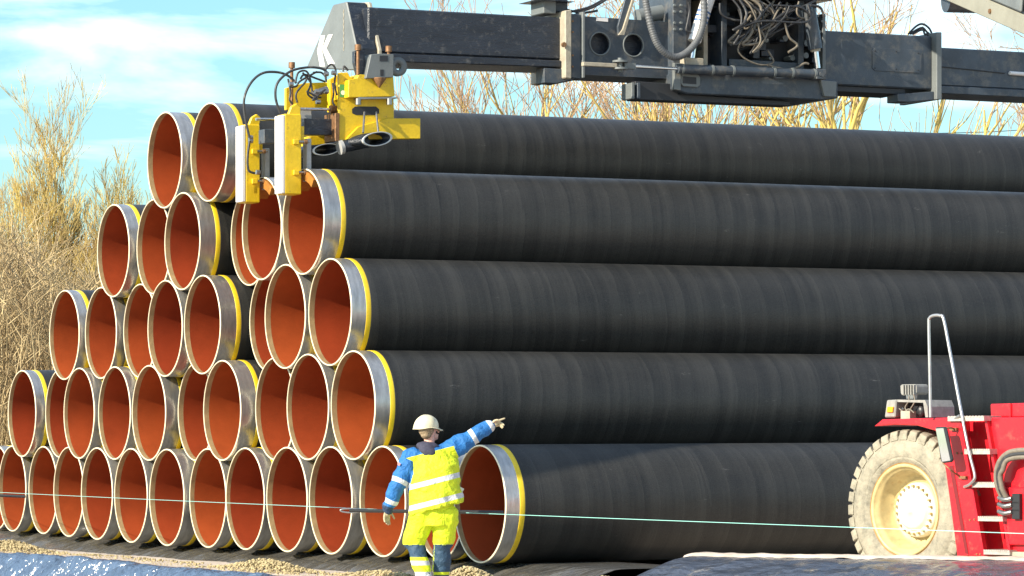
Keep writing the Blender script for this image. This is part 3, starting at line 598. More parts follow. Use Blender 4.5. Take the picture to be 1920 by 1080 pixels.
def clamp(x0,y0,x1,y1,xr,yb,t):
    # white pad strip, yellow hanging box, gray pad
    la,lz=G(x0+ (x1-x0),y0,t); zb=G(x1,yb,t)[1]
    g=MB(); g.box(la-.05,la,t,t+.24,zb+.01,lz); part(g,'white_pad','white_pad',.008)
    xr_=G(xr,y0,t)[0]
    g=MB(); g.box(la,xr_,t,t+.28,zb,lz+.02); g.prism([(la+.05,lz),(la+.10,lz+.12),(la+.18,lz+.17),(la+.24,lz+.12),(xr_,lz)],t+.02,t+.08,'b'); part(g,'clamp_arm','yellow',.012)
    g=MB(); dd=(lz-zb)
    g.box(xr_,xr_+.05,t+.03,t+.1,lz-.35*dd,lz-.13*dd)
    g.build('clamp_plate','yellow',grab)
    g=MB(); g.prism([(xr_+.02,lz-.16*dd*1.5),(xr_+.20,lz-.2*dd),(xr_+.22,lz-.72*dd),(xr_+.14,lz-.8*dd),(xr_+.10,lz-.8*dd)],t+.12,t+.16,'b') if False else g.box(xr_+.10,xr_+.17,t+.06,t+.2,lz-.82*dd,lz-.28*dd); part(g,'grey_pad','grey_pad',.008)
    for k in (.33,.72):
        g=MB(); z_=lz-k*dd; g.cyl((xr_-.06,t-.02,z_),(xr_+.10,t-.02,z_),.016,10); g.build('clamp_pin','steel',grab)
        g=MB(); g.cyl((xr_+.03,t-.02,z_),(xr_+.07,t-.02,z_),.032,6); g.build('nut','bolt',grab); g=MB(); g.box(xr_-.13,xr_-.05,t-.04,t,z_-.04,z_+.03); g.build('pin_bracket','yellow',grab,bevel=.006)
    for k in (.12,.34,.6,.85):
        g=MB(); z_=lz-k*dd; g.cyl((la-.054,t+.15,z_),(la-.049,t+.15,z_),.012,8); g.build('pad_screw','steel',grab)
    return la,xr_,lz,zb
c2=clamp(300,555,345,935,425,935,tg-.12)
c1=clamp(110,605,155,975,225,975,PIPEPOS[(3,4.5)][1]-.12)
# curved shoes entering the pipe mouths
for key,(la,xr_,lz,zb) in (((3,3.5),c2),((3,4.5),c1)):
    s_,t_,z_=PIPEPOS[key]; g=MB(); rr=PR-.035
    vv=[];n=12
    for i in range(n+1):
        an=R_(50+ (128-50)*i/n)
        for (aa,r2) in ((s_-.02,rr),(s_+.25,rr),(s_+.25,rr-.10),(s_-.02,rr-.12)): vv.append((aa,t_+math.cos(an)*r2,z_+math.sin(an)*r2))
    ff=[(i*4+j,i*4+(j+1)%4,(i+1)*4+(j+1)%4,(i+1)*4+j) for i in range(n) for j in range(4)]+[(0,1,2,3),(n*4+3,n*4+2,n*4+1,n*4)]
    g.add(vv,ff); g.build('hook_shoe','orange_shoe',grab)
    g=MB(); g.box(s_-.16,s_-.10,t_-.12,t_+.12,z_+rr-.10,zb+.12); part(g,'shoe_stem','yellow')
# oval tubes
M['tube_rim']=mat('pale_tube_edge',(.62,.62,.58),.5,var=.2,vscale=12)
def oval(cx,cy,rx,ry,t0,t1,tilt):
    c=G(cx,cy,t0); a_=G(cx+rx,cy,t0)[0]-c[0]; b_=c[1]-G(cx,cy+ry,t0)[1]; vv=[];n=32
    for (t,k,sh) in ((t0,1,0),(t1,1,tilt),(t1,.86,tilt),(t0,.86,0)):
        for j in range(n):
            q=2*PI*j/n; x=a_*k*math.cos(q); y=b_*k*math.sin(q); vv.append((c[0]+x+sh,t+.35*x,c[1]+y+.15*x))
    ff=[(i*n+j,i*n+(j+1)%n,((i+1)%4)*n+(j+1)%n,((i+1)%4)*n+j) for i in range(4) for j in range(n)]
    g=MB(); g.add(vv,ff,True); g.build('oval_tube','paint_dark',grab)
    g=MB(); vv=[(c[0]+a_*k*math.cos(2*PI*j/n),t0-.006+dt+.35*a_*k*math.cos(2*PI*j/n),c[1]+b_*k*math.sin(2*PI*j/n)+.15*a_*k*math.cos(2*PI*j/n)) for (k,dt) in ((1.02,.02),(1.02,-.004),(.88,-.004),(.88,.02)) for j in range(n)]
    g.add(vv,ff,True); g.build('tube_rim','tube_rim',grab)
oval(790,670,85,34,tg-.3,tg+.5,-.15); oval(545,720,78,28,tg+.05,tg+.7,-.15)
g=MB(); g.cyl(GQ(620,708,tg+.02),GQ(745,682,tg-.05),.085,18); g.build('cross_tube','paint_dark',grab)
g=MB(); g.cyl(GQ(606,712,tg+.02),GQ(622,708,tg+.02),.10,18); g.build('tube_collar','grey_pad',grab)
for x0,x1 in ((728,722),(785,795)):
    g=MB(); g.cyl(GQ(x0,540,tg-.1),GQ(x1,640,tg-.28),.014,8); g.build('hanger_rod','steel',grab)
# hoses of the grab
hl=[([(175,665),(152,560),(150,470),(185,395),(240,352),(310,348),(360,365),(400,400)],.7),([(322,545),(300,470),(310,400),(370,345),(450,325),(520,330),(550,350)],.2),
([(175,680),(165,760),(170,820),(200,835)],1.1),([(360,380),(372,440),(368,480),(380,500)],.4),([(395,400),(410,350),(450,345),(470,400),(455,450),(480,475)],.3),([(420,380),(440,360),(500,380),(540,395)],.35),
([(405,495),(400,450),(440,400),(450,380)],.25),([(430,350),(470,400),(480,460),(520,470)],.45),([(545,395),(540,340),(570,310),(590,340),(585,400),(595,460)],.2),([(480,350),(520,350),(545,375)],.3),([(625,345),(630,320),(650,340)],.1),([(370,420),(400,415),(420,390),(500,345)],.5),([(450,440),(500,470),(480,480),(540,430)],.1),([(575,400),(580,450),(575,490),(585,510)],.15)]
for i,(pl,t) in enumerate(hl):
    g=MB(); g.tube(spline([GQ(x,y,tg+t*.6-.1) for x,y in pl],8),.017 if i<3 else .014,7); g.build('hose','hose',grab)
for x,y in ((180,662),(180,678),(215,830),(390,522),(500,440),(505,490),(545,440),(375,405),(545,355),(580,350)):
    g=MB(); g.cyl(GQ(x-9,y,tg-.02 if x>300 else tg+1.0),GQ(x+9,y+2,tg-.02 if x>300 else tg+1.0),.032,8); g.build('hose_fitting','steel',grab)
g=MB(); g.cyl(GQ(480,455,tg+.1),GQ(550,430,tg+.1),.045,12); g.build('valve','steel',grab)
g=MB(); c_=G(623,440,tg); g.box(c_[0]-.04,c_[0]+.045,tg-.008,tg-.001,c_[1]-.08,c_[1]+.09); part(g,'sticker',mat('green_sticker',(.06,.28,.08),.5),0)
g=MB(); g.lathe([(0,.0005),(0,.032)],(c_[0],tg-.012,c_[1]-.02),(0,1,0),20); g.build('sticker_disc','white_pad',grab)

# ------------------------------------------------------------------ reach stacker
WX=(1690-960)/FPX*39.0
MF=Frame(WX,39.0,R_(40))
RS=empty('reach_stacker',MF,0,0,GZ,'red reach stacker with cream wheel and ladder at the right edge','loading machine')
def S(px,py,a=0.0): q=ona(MF,px,py,a); return (q.y,q.z)
def cs(x,y): return (1560+x/2.077,560+y/2.077)
def SC(x,y,a=0.0): return S(*cs(x,y),a)
def SQ(x,y,a=0.0): q=SC(x,y,a); return (a,q[0],q[1])
WR=.895; wc=(0.0,0.0,.685)
# tyre
ty=MB(); nl=36; TW=.54
prof=[(.05,.50),(.02,.53),(-.008,.575),(-.004,.59),(-.012,.60),(-.018,.68),(-.014,.695),(-.016,.71),(.004,.752),(.01,.76),(.035,.825),(.07,.845),(.5*TW,.855),(TW-.07,.845),(TW-.035,.825),(TW,.75),(TW,.65),(TW-.02,.55),(TW-.05,.50)]
ty.lathe(prof,wc,(1,0,0),96)
for i in range(nl):
    for side in (0,1):
        an=2*PI*(i+.5*side)/nl; wd=2*PI/nl*.43
        vv=[]
        # a lug: sections from the shoulder to the centre line, skewed
        secs=[(.008,.775,.835),(.028,.80,.882),(.075,.83,WR),(.22,.84,WR+.004),(TW/2+.03,.84,WR+.004)]
        for k,(t,ri,ro) in enumerate(secs):
            sk=.07*(t/(TW/2)); tt=t if side==0 else TW-t
            for (q,rr) in ((an+sk-wd,ri),(an+sk+wd,ri),(an+sk+wd*.85,ro),(an+sk-wd*.85,ro)):
                vv.append((wc[0]+tt,wc[1]+rr*math.sin(q),wc[2]+rr*math.cos(q)))
        n=len(secs); ff=[(i_*4+j,i_*4+(j+1)%4,(i_+1)*4+(j+1)%4,(i_+1)*4+j) for i_ in range(n-1) for j in range(4)]+[(3,2,1,0),(n*4-4,n*4-3,n*4-2,n*4-1)]
        ty.add(vv,ff)
wheel=MB().lathe([(.045,.51),(.02,.515),(.012,.49),(.03,.475),(.05,.47),(.06,.445),(.10,.435),(.13,.425),(.25,.40),(.28,.36),(.29,.22),(.45,.22)],wc,(1,0,0),72).build('wheel','rim',RS)
ty.build('tyre','tyre',wheel,bevel=.02)
g=MB(); g.lathe([(.29,.31),(.22,.305),(.185,.29),(.175,.245),(.17,.225),(.14,.215),(.125,.19),(.115,.17),(.11,.04),(.095,.035),(.095,.0005)],wc,(1,0,0),56); g.build('hub','hub',wheel)
for i in range(22):
    q=2*PI*i/22; g=MB(); y=wc[1]+.265*math.sin(q); z=wc[2]+.265*math.cos(q); g.cyl((.14,y,z),(.19,y,z),.016,6); g.build('wheel_nut','rim',wheel)
g=MB(); g.lathe([(.042,.515),(.018,.525),(.042,.535)],wc,(1,0,0),72); g.build('lock_ring',mat('rusty_ring',(.40,.20,.05),.6,var=.4,vscale=9),wheel)
# rear part of axle / second tyre behind
g=MB(); g.lathe([(.7,.46),(.68,.6),(.72,.85),(1.1,.86),(1.14,.6),(1.12,.46)],wc,(1,0,0),64); g.build('inner_tyre','tyre',wheel)
g=MB(); g.cyl((.4,0,wc[2]),(3.6,0,wc[2]),.16,20); g.build('axle','black',RS)
# fender
g=MB(); f0=-.03
g.prism([SC(162,497,f0),SC(195,470,f0),SC(455,463,f0),SC(455,560,f0),SC(400,514,f0),(SC(330,494,f0)),SC(240,491,f0)],f0,.62,'a'); g.build('fender','red',RS,bevel=.012)
# front stile panel
g=MB(); g.prism([SC(445,463,-.06),SC(498,463,-.06),SC(592,1003,-.06),SC(535,1006,-.06)],-.06,.02,'a'); g.build('ladder_stile','red',RS,bevel=.01)
g=MB(); g.prism([SC(402,514,-.01),SC(450,470,-.01),SC(545,1000,-.01),SC(487,1006,-.01),SC(440,660,-.01)],-.01,.5,'a'); g.build('side_skirt','red',RS,bevel=.01)
g=MB(); g.prism([SC(452,650,-.03),SC(468,650,-.03),SC(528,995,-.03),SC(515,992,-.03)],-.016,-.008,'a'); g.build('skirt_groove',mat('dark_red_groove_shade',(.16,.005,.008),.5),RS)  # flat strip; the groove's shade is put into its darker red
# recessed ladder back, right stile, body
g=MB(); g.prism([SC(498,463,.3),SC(760,455,.3),SC(760,990,.3),SC(600,1000,.3)],.30,.36,'a'); g.build('ladder_back','red',RS)
g=MB(); g.prism([SC(590,463,-.04),SC(600,463,-.04),SC(694,985,-.04),SC(684,985,-.04)],-.04,.3,'a'); g.build('ladder_stile','red',RS,bevel=.006)
b0=SC(604,463,.0)[0]; zt=SC(640,463,.02)[1]; zb=SC(690,985,.02)[1]
g=MB(); g.prism([SC(602,463,.02),(-6.5,zt),(-6.5,zb),SC(696,985,.02)],.02,3.2,'a'); g.build('body','red',RS,bevel=.012)
g=MB(); q=SC(640,735,-.0); g.prism([SC(655,735,-.02),SC(905,735,-.02),SC(905,960,-.02),SC(690,960,-.02)],-.03,.02,'a'); g.build('lower_panel','red',RS,bevel=.012)
g=MB(); g.prism([SC(620,600,-.0),SC(760,585,-.0),SC(760,600,-.0)],-.0,.02,'a')
for i in range(5):
    tops=[(450,592,457,480),(515,615,585,610),(545,642,714,740),(568,665,847,872),(590,692,977,1003)][i]
    a_=SC(tops[0],tops[2],-.1); b_=SC(tops[1],tops[3],-.1)
    g=MB(); g.box(-.1,.18,a_[0],b_[0],b_[1]+.012,b_[1]+.012+(a_[1]-b_[1])*.75)
    nt_=12
    for k in range(nt_):
        y=a_[0]+(b_[0]-a_[0])*(k+.5)/nt_; g.box(-.104,.18,y-.01,y+.01,a_[1]-.02,a_[1]+.0)
    g.build('ladder_step','tread_plate',RS)
g=MB(); a_=SC(695,984,-.05); b_=SC(760,1013,-.05); g.box(-.06,.4,a_[0],-6.3,b_[1],a_[1]-.004); g.build('sill','cream',RS,bevel=.01)
g=MB(); g.prism([SC(615,410,.25),SC(900,402,.25),SC(900,462,.25),SC(617,462,.25)],.25,.9,'a'); g.build('top_box','red',RS,bevel=.012)
g=MB(); g.prism([SC(618,408,.235),SC(630,408,.235),SC(630,420,.235)],.235,.25,'a')
g=MB(); a_=SC(692,408,.24); b_=SC(698,462,.24); g.box(.23,.252,a_[0],b_[0],b_[1],a_[1])
g.build("box_strap","red",RS)
# rails
pts=spline([SQ(384,462,-.08),SQ(380,250,-.08),SQ(377,100,-.08),SQ(380,76,-.08),SQ(395,66,-.08),SQ(420,66,-.08),SQ(435,82,-.08),SQ(460,210,-.09),SQ(505,450,-.12),SQ(535,600,-.14),SQ(555,680,-.14),SQ(553,705,-.14),SQ(535,725,-.12),SQ(516,733,-.07)],8)
g=MB(); g.tube(pts,.0175,12); g.build('handrail','rail',RS)
g=MB(); g.tube([SQ(500,455,-.11),SQ(470,472,-.07)],.018,10); g.build('rail_bracket','rail',RS)
# mirror
ma=-.28
mir=MB().prism([SC(400,500,ma),SC(436,498,ma),SC(442,503,ma),SC(468,628,ma),SC(463,637,ma),SC(430,641,ma),SC(422,634,ma)],ma,ma+.04,'a').build('mirror','black',RS,bevel=.012)
g=MB(); g.prism([SC(405,506,ma),SC(435,504,ma),SC(462,630,ma),SC(430,635,ma)],ma-.006,ma-.001,'a'); g.build('mirror_glass','mirror',mir)
g=MB(); g.tube(spline([SQ(432,640,ma+.04),SQ(460,665,ma+.05),SQ(490,688,-.12),SQ(505,695,-.06)],6),.009,8); g.tube(spline([SQ(440,505,ma+.05),SQ(465,503,-.15),SQ(480,510,-.06)],6),.009,8); g.build('mirror_arm','bolt',RS)
for x,y in ((478,508),(514,696)): 
    g=MB(); q=SC(x,y,-.07); g.box(-.1,-.06,q[0]-.05,q[0]+.05,q[1]-.015,q[1]+.015); g.build('hinge','bolt',RS)
g=MB()
for x,y in ((488,602),(505,602),(538,862),(556,860),(565,995),(578,995),(528,735)): q=SC(x,y,-.06); g.cyl((-.068,q[0],q[1]),(-.058,q[0],q[1]),.012,8)
g.build('stile_bolt','bolt',RS)
# light pod on the fender
la=.08
pod=MB().prism([SC(212,395,la),SC(250,393,la),SC(245,462,la),SC(203,463,la)],la,la+.5,'a').build('light_pod','lamp_grey',RS,bevel=.012)
g=MB(); g.prism([SC(217,421,la-.01),SC(240,421,la-.01),SC(237,443,la-.01),SC(214,443,la-.01)],la-.02,la,'a'); g.build('indicator_lens','amber',pod,bevel=.005)
g=MB(); g.prism([SC(248,393,la+.02),SC(362,395,la+.02),SC(372,420,la+.02),SC(374,462,la+.02),SC(364,462,la+.02),SC(355,405,la+.02),SC(250,402,la+.02)],la+.02,la+.45,'a'); g.build('pod_cover','lamp_grey',pod)
g=MB(); g.prism([SC(248,402,la+.2),SC(358,404,la+.2),SC(364,462,la+.2),SC(246,462,la+.2)],la+.2,la+.44,'a'); g.build('pod_inside','black',pod)
g=MB(); q=SQ(335,437,la+.1); g.lathe([(0,.0005),(.0,.08),(.09,.06),(.12,.0005)],q,(1,0,0),24); g.build('headlamp','black',pod)
g=MB(); q=SQ(265,430,la+.1); g.lathe([(0,.0005),(.0,.04),(.09,.03)],q,(1,0,0),18); g.build('side_lamp','steel',pod)
for pl in ([(318,372),(322,400),(305,430),(290,450)],[(300,380),(298,400),(285,425),(300,445)],[(262,428),(280,440),(300,430),(320,445)]):
    g=MB(); g.tube(spline([SQ(x,y,la+.03) for x,y in pl],6),.008,6); g.build('lamp_wire','hose_tan',pod)
g=MB(); q=SC(300,455,la+.05); g.box(la,la+.15,q[0]-.06,q[0]+.08,q[1]-.04,q[1]+.05); g.build('wire_clip','cream',pod)
g=MB(); g.prism([SC(288,375,la+.1),SC(318,373,la+.1),SC(316,390,la+.1),SC(290,390,la+.1)],la+.1,la+.16,'a'); g.build('lamp_foot','steel',pod)
wl=MB().prism([SC(264,338,la+.1),SC(272,334,la+.1),SC(324,333,la+.1),SC(328,340,la+.1),SC(328,368,la+.1),SC(322,374,la+.1),SC(272,377,la+.1),SC(266,370,la+.1)],la+.1,la+.3,'a').build('work_lamp','lamp_grey',RS,bevel=.01)
for k in range(5):
    g=MB(); a_=SC(282+10*k,336,la+.1); b_=SC(286+10*k,374,la+.1); g.box(la+.07,la+.12,a_[0],b_[0],b_[1],a_[1]); g.build('cooling_fin','lamp_grey',wl)
# hydraulic hoses on the side
for off,m_ in ((0,'hose_tan'),(14,'hose'),(26,'hose_tan')):
    g=MB(); g.tube(spline([SQ(780,590+off,-.12),SQ(720,592+off,-.12),SQ(680,605+off,-.13),SQ(650+off*.6,640+off,-.13),SQ(640+off*.6,690,-.12),SQ(648+off*.6,740,-.1),SQ(665+off*.6,775,-.06)],8),.030,10); g.build('hydraulic_hose',m_,RS)
for y in (775,800,828):
    g=MB(); g.tube(spline([SQ(650,y,-.08),SQ(672,y+8,-.1),SQ(700,y+3,-.08)],5),.026,10); g.build('hose_elbow','steel',RS)
for y0 in (770,800,830):
    g=MB(); q=SC(718,y0,-.06); g.box(-.08,-.03,q[0]-.06,q[0]+.05,q[1]-.08,q[1]+.03); g.build('hose_clamp','black',RS,bevel=.006)
# chassis underside
g=MB(); g.box(.5,2.9,-6.3,.9,.35,.95); g.build('chassis','black',RS)
g=MB(); g.lathe([(.1,.3),(.08,.4),(.12,.62),(.5,.63),(.54,.4),(.52,.3)],(.1,-5.2,.45),(1,0,0),40); g.build('rear_wheel','tyre',RS)
# boom
bA=atY(1772,0,43.0); bB=atY(1920,65,40.5); bd=(bB-bA).normalized()
bT=bA-bd*8.0; bE=bA+bd*13
side=bd.cross(Vector((0,0,1))).normalized(); 
if side.x>0: side=-side
up_=side.cross(bd).normalized()
if up_.z<0: up_=-up_
def bp(t,s_,u): return MF.l(bA+bd*t+side*s_+up_*u)
def bbox(g,t0,t1,s0,s1,u0_,u1):
    v=[bp(t,s_,u) for u in (u0_,u1) for (t,s_) in ((t0,s0),(t1,s0),(t1,s1),(t0,s1))]
    g.add(v,[(0,3,2,1),(4,5,6,7),(0,1,5,4),(1,2,6,5),(2,3,7,6),(3,0,4,7)])
M['boom']=mat('pale_boom_paint',(.27,.26,.205),.5,var=.2,vscale=2,bump=.1)
g=MB(); bbox(g,-8,13,-.85,0,0,.22); g.build('boom','boom',RS,bevel=.01)
g=MB(); bbox(g,-8,13,-.8,-.03,.221,1.1); g.build('boom_side','paint_grey',RS)
g=MB(); bbox(g,.9,2.55,-.02,.03,.24,.75); g.build('boom_plate','paint_light',RS,bevel=.02)
g=MB()
for k in range(6): bbox(g,1.65+k*.11,1.72+k*.11,.031,.034,.42,.45+.02*(k%2))
g.build('plate_marks','black',RS)
g=MB(); g.cyl(bp(-.25,-.1,-.02),bp(-.25,-.7,-.02),.17,24); g.cyl(bp(-.75,-.1,.04),bp(-.75,-.7,.04),.13,24); g.build('boom_roller','paint_grey',RS)
g=MB(); q=bp(1.55,.005,.1); g.cyl(bp(1.55,.0,.1),bp(1.55,.02,.1),.03,8); g.build('boom_bolt','bolt',RS)
# head linkage from boom to the spreader
hx=MF.l(ST.w(s0+.1,(TF+TB)/2,0))
g=MB(); tp=bp(-8.0,-.4,.5); g.tube([tuple(tp),(hx.x,hx.y,tp.z-.7),(hx.x,hx.y,z0+1.05)],.28,16); g.build('boom_head','paint_grey',RS)

# ------------------------------------------------------------------ trees
def grow(g,g2,p,d,r,length,lvl,maxl,rn,up=.25,spread=.6,kids=4,wob=.18,minr=.006):
    seg=5 if lvl==0 else (4 if lvl<3 else 3)
    pts=[p.copy()]; rs=[r]; dd=d.copy()
    for i in range(seg):
        dd=(dd+Vector((rn.gauss(0,wob),rn.gauss(0,wob),rn.gauss(0,wob*.6)+up*.25))).normalized()
        pts.append(pts[-1]+dd*length/seg); rs.append(max(minr,r*(1-.72*(i+1)/seg)))
    tgt=g if r>.022 else g2
    tgt.tube(pts,r,6 if lvl==0 else (5 if lvl==1 else 3),False,rs)
    if lvl>=maxl: return
    n=kids+(1 if rn.random()<.5 else 0)+(2 if lvl==0 else 0)
    for k in range(n):
        t=rn.uniform(.22 if lvl else .35,.98); i=min(seg-1,int(t*seg)); q=pts[i].lerp(pts[i+1],t*seg-i)
        ax=(pts[i+1]-pts[i]).normalized(); rv=Vector((rn.gauss(0,1),rn.gauss(0,1),rn.gauss(0,1))); rv=(rv-ax*rv.dot(ax)).normalized()
        an=rn.uniform(.55,1.15)*spread*1.3
        nd=(ax*math.cos(an)+rv*math.sin(an)+Vector((0,0,up*.5))).normalized()
        grow(g,g2,q,nd,max(minr,rs[i]*rn.uniform(.45,.72)),length*rn.uniform(.42,.75)*(1.05-.3*t),lvl+1,maxl,rn,up,spread,kids,wob,minr)
def tree(x,y,h,seed,label,stems=1,r=.16,maxl=5,up=.25,spread=.6,kids=4,lean=0,group=None,fan=.3,twig='twig',minr=.006,name='bare_tree'):
    rn=random.Random(seed); root=empty(name,IDF,x,y,GZ,label,'tree',group)
    g=MB(); g2=MB()
    for s in range(stems):
        if stems==1: d=Vector((lean,0,1)).normalized()
        else: d=Vector((lean+rn.uniform(-fan,fan),rn.uniform(-fan,fan),1)).normalized()
        grow(g,g2,Vector((x+rn.uniform(-.3,.3)*(stems>1),y+rn.uniform(-.3,.3)*(stems>1),GZ)),d,r*rn.uniform(.75,1.1),h*rn.uniform(.55,.72),0,maxl,rn,up,spread,kids,minr=minr)
    g.build('trunk','bark_y',root); g2.build('crown',twig,root)
GL='bare trees left of the pipe pile'
def tx(px,Y): return (px-960)/FPX*Y
def lt(px,Y,h,seed,label,stems,r,fan,kids=4,maxl=4,lean=0): tree(tx(px,Y),Y,h,seed,label,stems,r,maxl,.55,.36,kids,lean,GL,fan,'twig_l',.0055)
lt(85,84,8.7,3,'tallest bare yellowish tree at the left, its twigs reaching into the sky',6,.10,.16,5,4)
lt(15,80,7.7,14,'dense bare yellow tree at the left picture edge',4,.09,.16)
lt(135,90,6.9,7,'bare yellow tree between the tallest tree and the pipes',3,.08,.15,5)
lt(165,96,7.4,23,'spreading thin bare tree standing nearest to the left side of the pipe pile',3,.08,.24,4,4,.06)
lt(60,76,5.6,31,'low bare yellow bush tree in front of the tallest tree',4,.06,.25,4)
GRR='bare trees behind the pipe pile'
def rt(px,Y,h,seed,label,stems,r,lean=0,fan=.2,kids=3,maxl=4,spread=.5): tree(tx(px,Y),Y,h,seed,label,stems,r,maxl,.38,spread,kids,lean,GRR,fan,'twig',.010)
rt(1000,96,13.5,41,'bare tree with pinkish twigs left of the collar, behind the pile',3,.17,-.08,.25,5,3)
rt(1090,99,15.5,52,'bare yellow tree behind the round holes of the lifting beam',3,.20,.0,.22,5,3)
rt(1320,94,15.5,63,'many-stemmed bare yellow tree right under the carriage',6,.24,0,.28,4,3)
rt(1520,92,16,85,'bare tree with a thick trunk leaning right of the carriage',3,.34,.28,.14,4,3)
rt(2030,110,17,108,'bare tree at the right picture edge under the boom',2,.12,-.02,.08,4)
# thicket: a mass of dry stems nobody could count
rn=random.Random(9); g=MB()
for i in range(15000):
    Y=rn.uniform(66,84); px=rn.uniform(-120,300); x=tx(px,Y)
    topz=5.3-.0065*max(0,px)+1.0*nz3(px*.02,Y*.2,0); 
    z=GZ+ (topz-GZ)*rn.random()**1.0
    ln=rn.uniform(.5,1.5); a_=rn.uniform(0,6.28); lean=rn.uniform(.1,1.5)
    d=Vector((math.cos(a_)*lean,math.sin(a_)*lean,1)).normalized(); p=Vector((x,Y,z))
    b=Vector((rn.gauss(0,.12),rn.gauss(0,.12),-.1))
    g.tube([p,p+d*ln*.5+b*.2,p+d*ln+b],.01,3,False,[.013,.009,.004])
for i in range(900):
    Y=rn.uniform(66,84); px=rn.uniform(-120,290); x=tx(px,Y); hh=(4.9-.006*max(0,px))*rn.uniform(.6,1.1); p=Vector((x,Y,GZ)); k=rn.gauss(0,.25)
    g.tube([p,p+Vector((k*.4,rn.gauss(0,.2),hh*.5)),p+Vector((k,rn.gauss(0,.3),hh))],.02,3,False,[.03,.02,.006])
tag(g.build('thicket','straw'),'dense straw coloured thicket of dry stems at the left','thicket',kind='stuff')
# dark undergrowth floor behind it, far hedge line
g=MB()
rn=random.Random(19)
for i in range(9000):
    Y=rn.uniform(100,108); x=rn.uniform(-24,-6); z=GZ+3.4*rn.random()*(1-.04*abs(x+15)); a_=rn.uniform(0,6.28)
    d=Vector((math.cos(a_)*.8,math.sin(a_)*.8,rn.uniform(.2,1))).normalized()*rn.uniform(.4,1.2); p=Vector((x,Y,z)); g.tube([p,p+d],.02,3,False,[.035,.012])
tag(g.build('far_hedge','straw'),'far brown hedge showing low between the left trees','hedge',kind='stuff')
# overhead line, far right
a_=atY(1740,250,170); b_=atY(2100,218,190)
g=MB(); pts=[a_.lerp(b_,i/20)+Vector((0,0,-.25*math.sin(PI*i/20))) for i in range(21)]; g.tube(pts,.022,5)
o=g.build('overhead_wire','black'); tag(o,'thin overhead wire low in the sky at the right','wire')

# ------------------------------------------------------------------ worker
MXP=-.863; MYP=37.6; MZ=-.13
MANF=Frame(MXP,MYP,0)
man=bpy.data.objects.new('person',None); C.objects.link(man); man.location=(MXP,MYP,MZ)
tag(man,'worker in yellow and blue safety clothes and pale hard hat pointing right, seen from behind','person')
def voxmesh(parts,voxel,smooth=3,wr=None,name='t'):
    """parts: capsules (p0,r0,p1,r1,flat) or lofts ('loft',[(center,rx,ry,rotz)])"""
    g=MB()
    for q in parts:
        if q[0]=='loft':
            n=28; rings=[]
            for c,rx,ry,rz in q[1]:
                rings.append([(c[0]+rx*math.cos(t)*math.cos(rz)-ry*math.sin(t)*math.sin(rz),c[1]+rx*math.cos(t)*math.sin(rz)+ry*math.sin(t)*math.cos(rz),c[2]+(c[3]*(rx*math.cos(t)) if len(c)>3 else 0)) for t in [2*PI*k/n for k in range(n)]])
            v=[p for r in rings for p in r]; k=len(rings)
            f=[(i*n+j,i*n+(j+1)%n,(i+1)*n+(j+1)%n,(i+1)*n+j) for i in range(k-1) for j in range(n)]+[tuple(range(n-1,-1,-1)),tuple(range((k-1)*n,k*n))]
            g.add(v,f)
        elif q[0]=='ell':
            c,rad,rot=q[1],q[2],q[3]; E_=Matrix.Rotation(rot[2],3,'Z')@Matrix.Rotation(rot[1],3,'Y')@Matrix.Rotation(rot[0],3,'X')
            n=20; v=[];k=12
            for i in range(1,k):
                for j in range(n):
                    th=PI*i/k; ph=2*PI*j/n; v.append(Vector(c)+E_@Vector((rad[0]*math.sin(th)*math.cos(ph),rad[1]*math.sin(th)*math.sin(ph),rad[2]*math.cos(th))))
            f=[(i*n+j,i*n+(j+1)%n,(i+1)*n+(j+1)%n,(i+1)*n+j) for i in range(k-2) for j in range(n)]
            v.append(Vector(c)+E_@Vector((0,0,rad[2]))); v.append(Vector(c)-E_@Vector((0,0,rad[2]))); a0=len(v)-2
            f+=[(j,a0,(j+1)%n) for j in range(n)]+[((k-2)*n+j,(k-2)*n+(j+1)%n,a0+1) for j in range(n)]
            g.add(v,f)
        else:
            p0,r0_,p1,r1_=Vector(q[0]),q[1],Vector(q[2]),q[3]; d=(p1-p0); Ln=d.length; dn=d/Ln
            pts=[];rs=[]
            for k in range(6): a=PI/2*(1-k/5.0); pts.append(p0-dn*r0_*math.sin(a)); rs.append(max(.0008,r0_*math.cos(a)))
            for k in range(1,6): pts.append(p0+d*k/6); rs.append(r0_+(r1_-r0_)*k/6)
            for k in range(6): a=PI/2*k/5.0; pts.append(p1+dn*r1_*math.sin(a)); rs.append(max(.0008,r1_*math.cos(a)))
            g.tube(pts,0,16,True,rs)
    me=bpy.data.meshes.new('t'); me.from_pydata(g.v,[],g.f); bm=bmesh.new(); bm.from_mesh(me); bmesh.ops.recalc_face_normals(bm,faces=bm.faces); bm.to_mesh(me); bm.free()
    o=bpy.data.objects.new('t',me); C.objects.link(o)
    md=o.modifiers.new('r','REMESH'); md.mode='VOXEL'; md.voxel_size=voxel
    ms=o.modifiers.new('s','SMOOTH'); ms.iterations=smooth; ms.factor=.5
    dg=bpy.context.evaluated_depsgraph_get(); me2=bpy.data.meshes.new_from_object(o.evaluated_get(dg)); bpy.data.objects.remove(o); bpy.data.meshes.remove(me)
    if wr:
        ns=[v.normal.copy() for v in me2.vertices]
        for v,nn in zip(me2.vertices,ns): v.co+=nn*wr(v.co)
    me2.polygons.foreach_set('use_smooth',[True]*len(me2.polygons)); me2.name=name; me2.materials.clear(); return me2
def mobj(name,me,m,parent=None):
    me.materials.append(m if not isinstance(m,str) else M[m]); o=bpy.data.objects.new(name,me); C.objects.link(o); o.parent=parent or man; return o
V=Vector
shL,elL,wrL=V((-.235,.02,1.435)),V((-.375,-.03,1.13)),V((-.475,.02,.885))
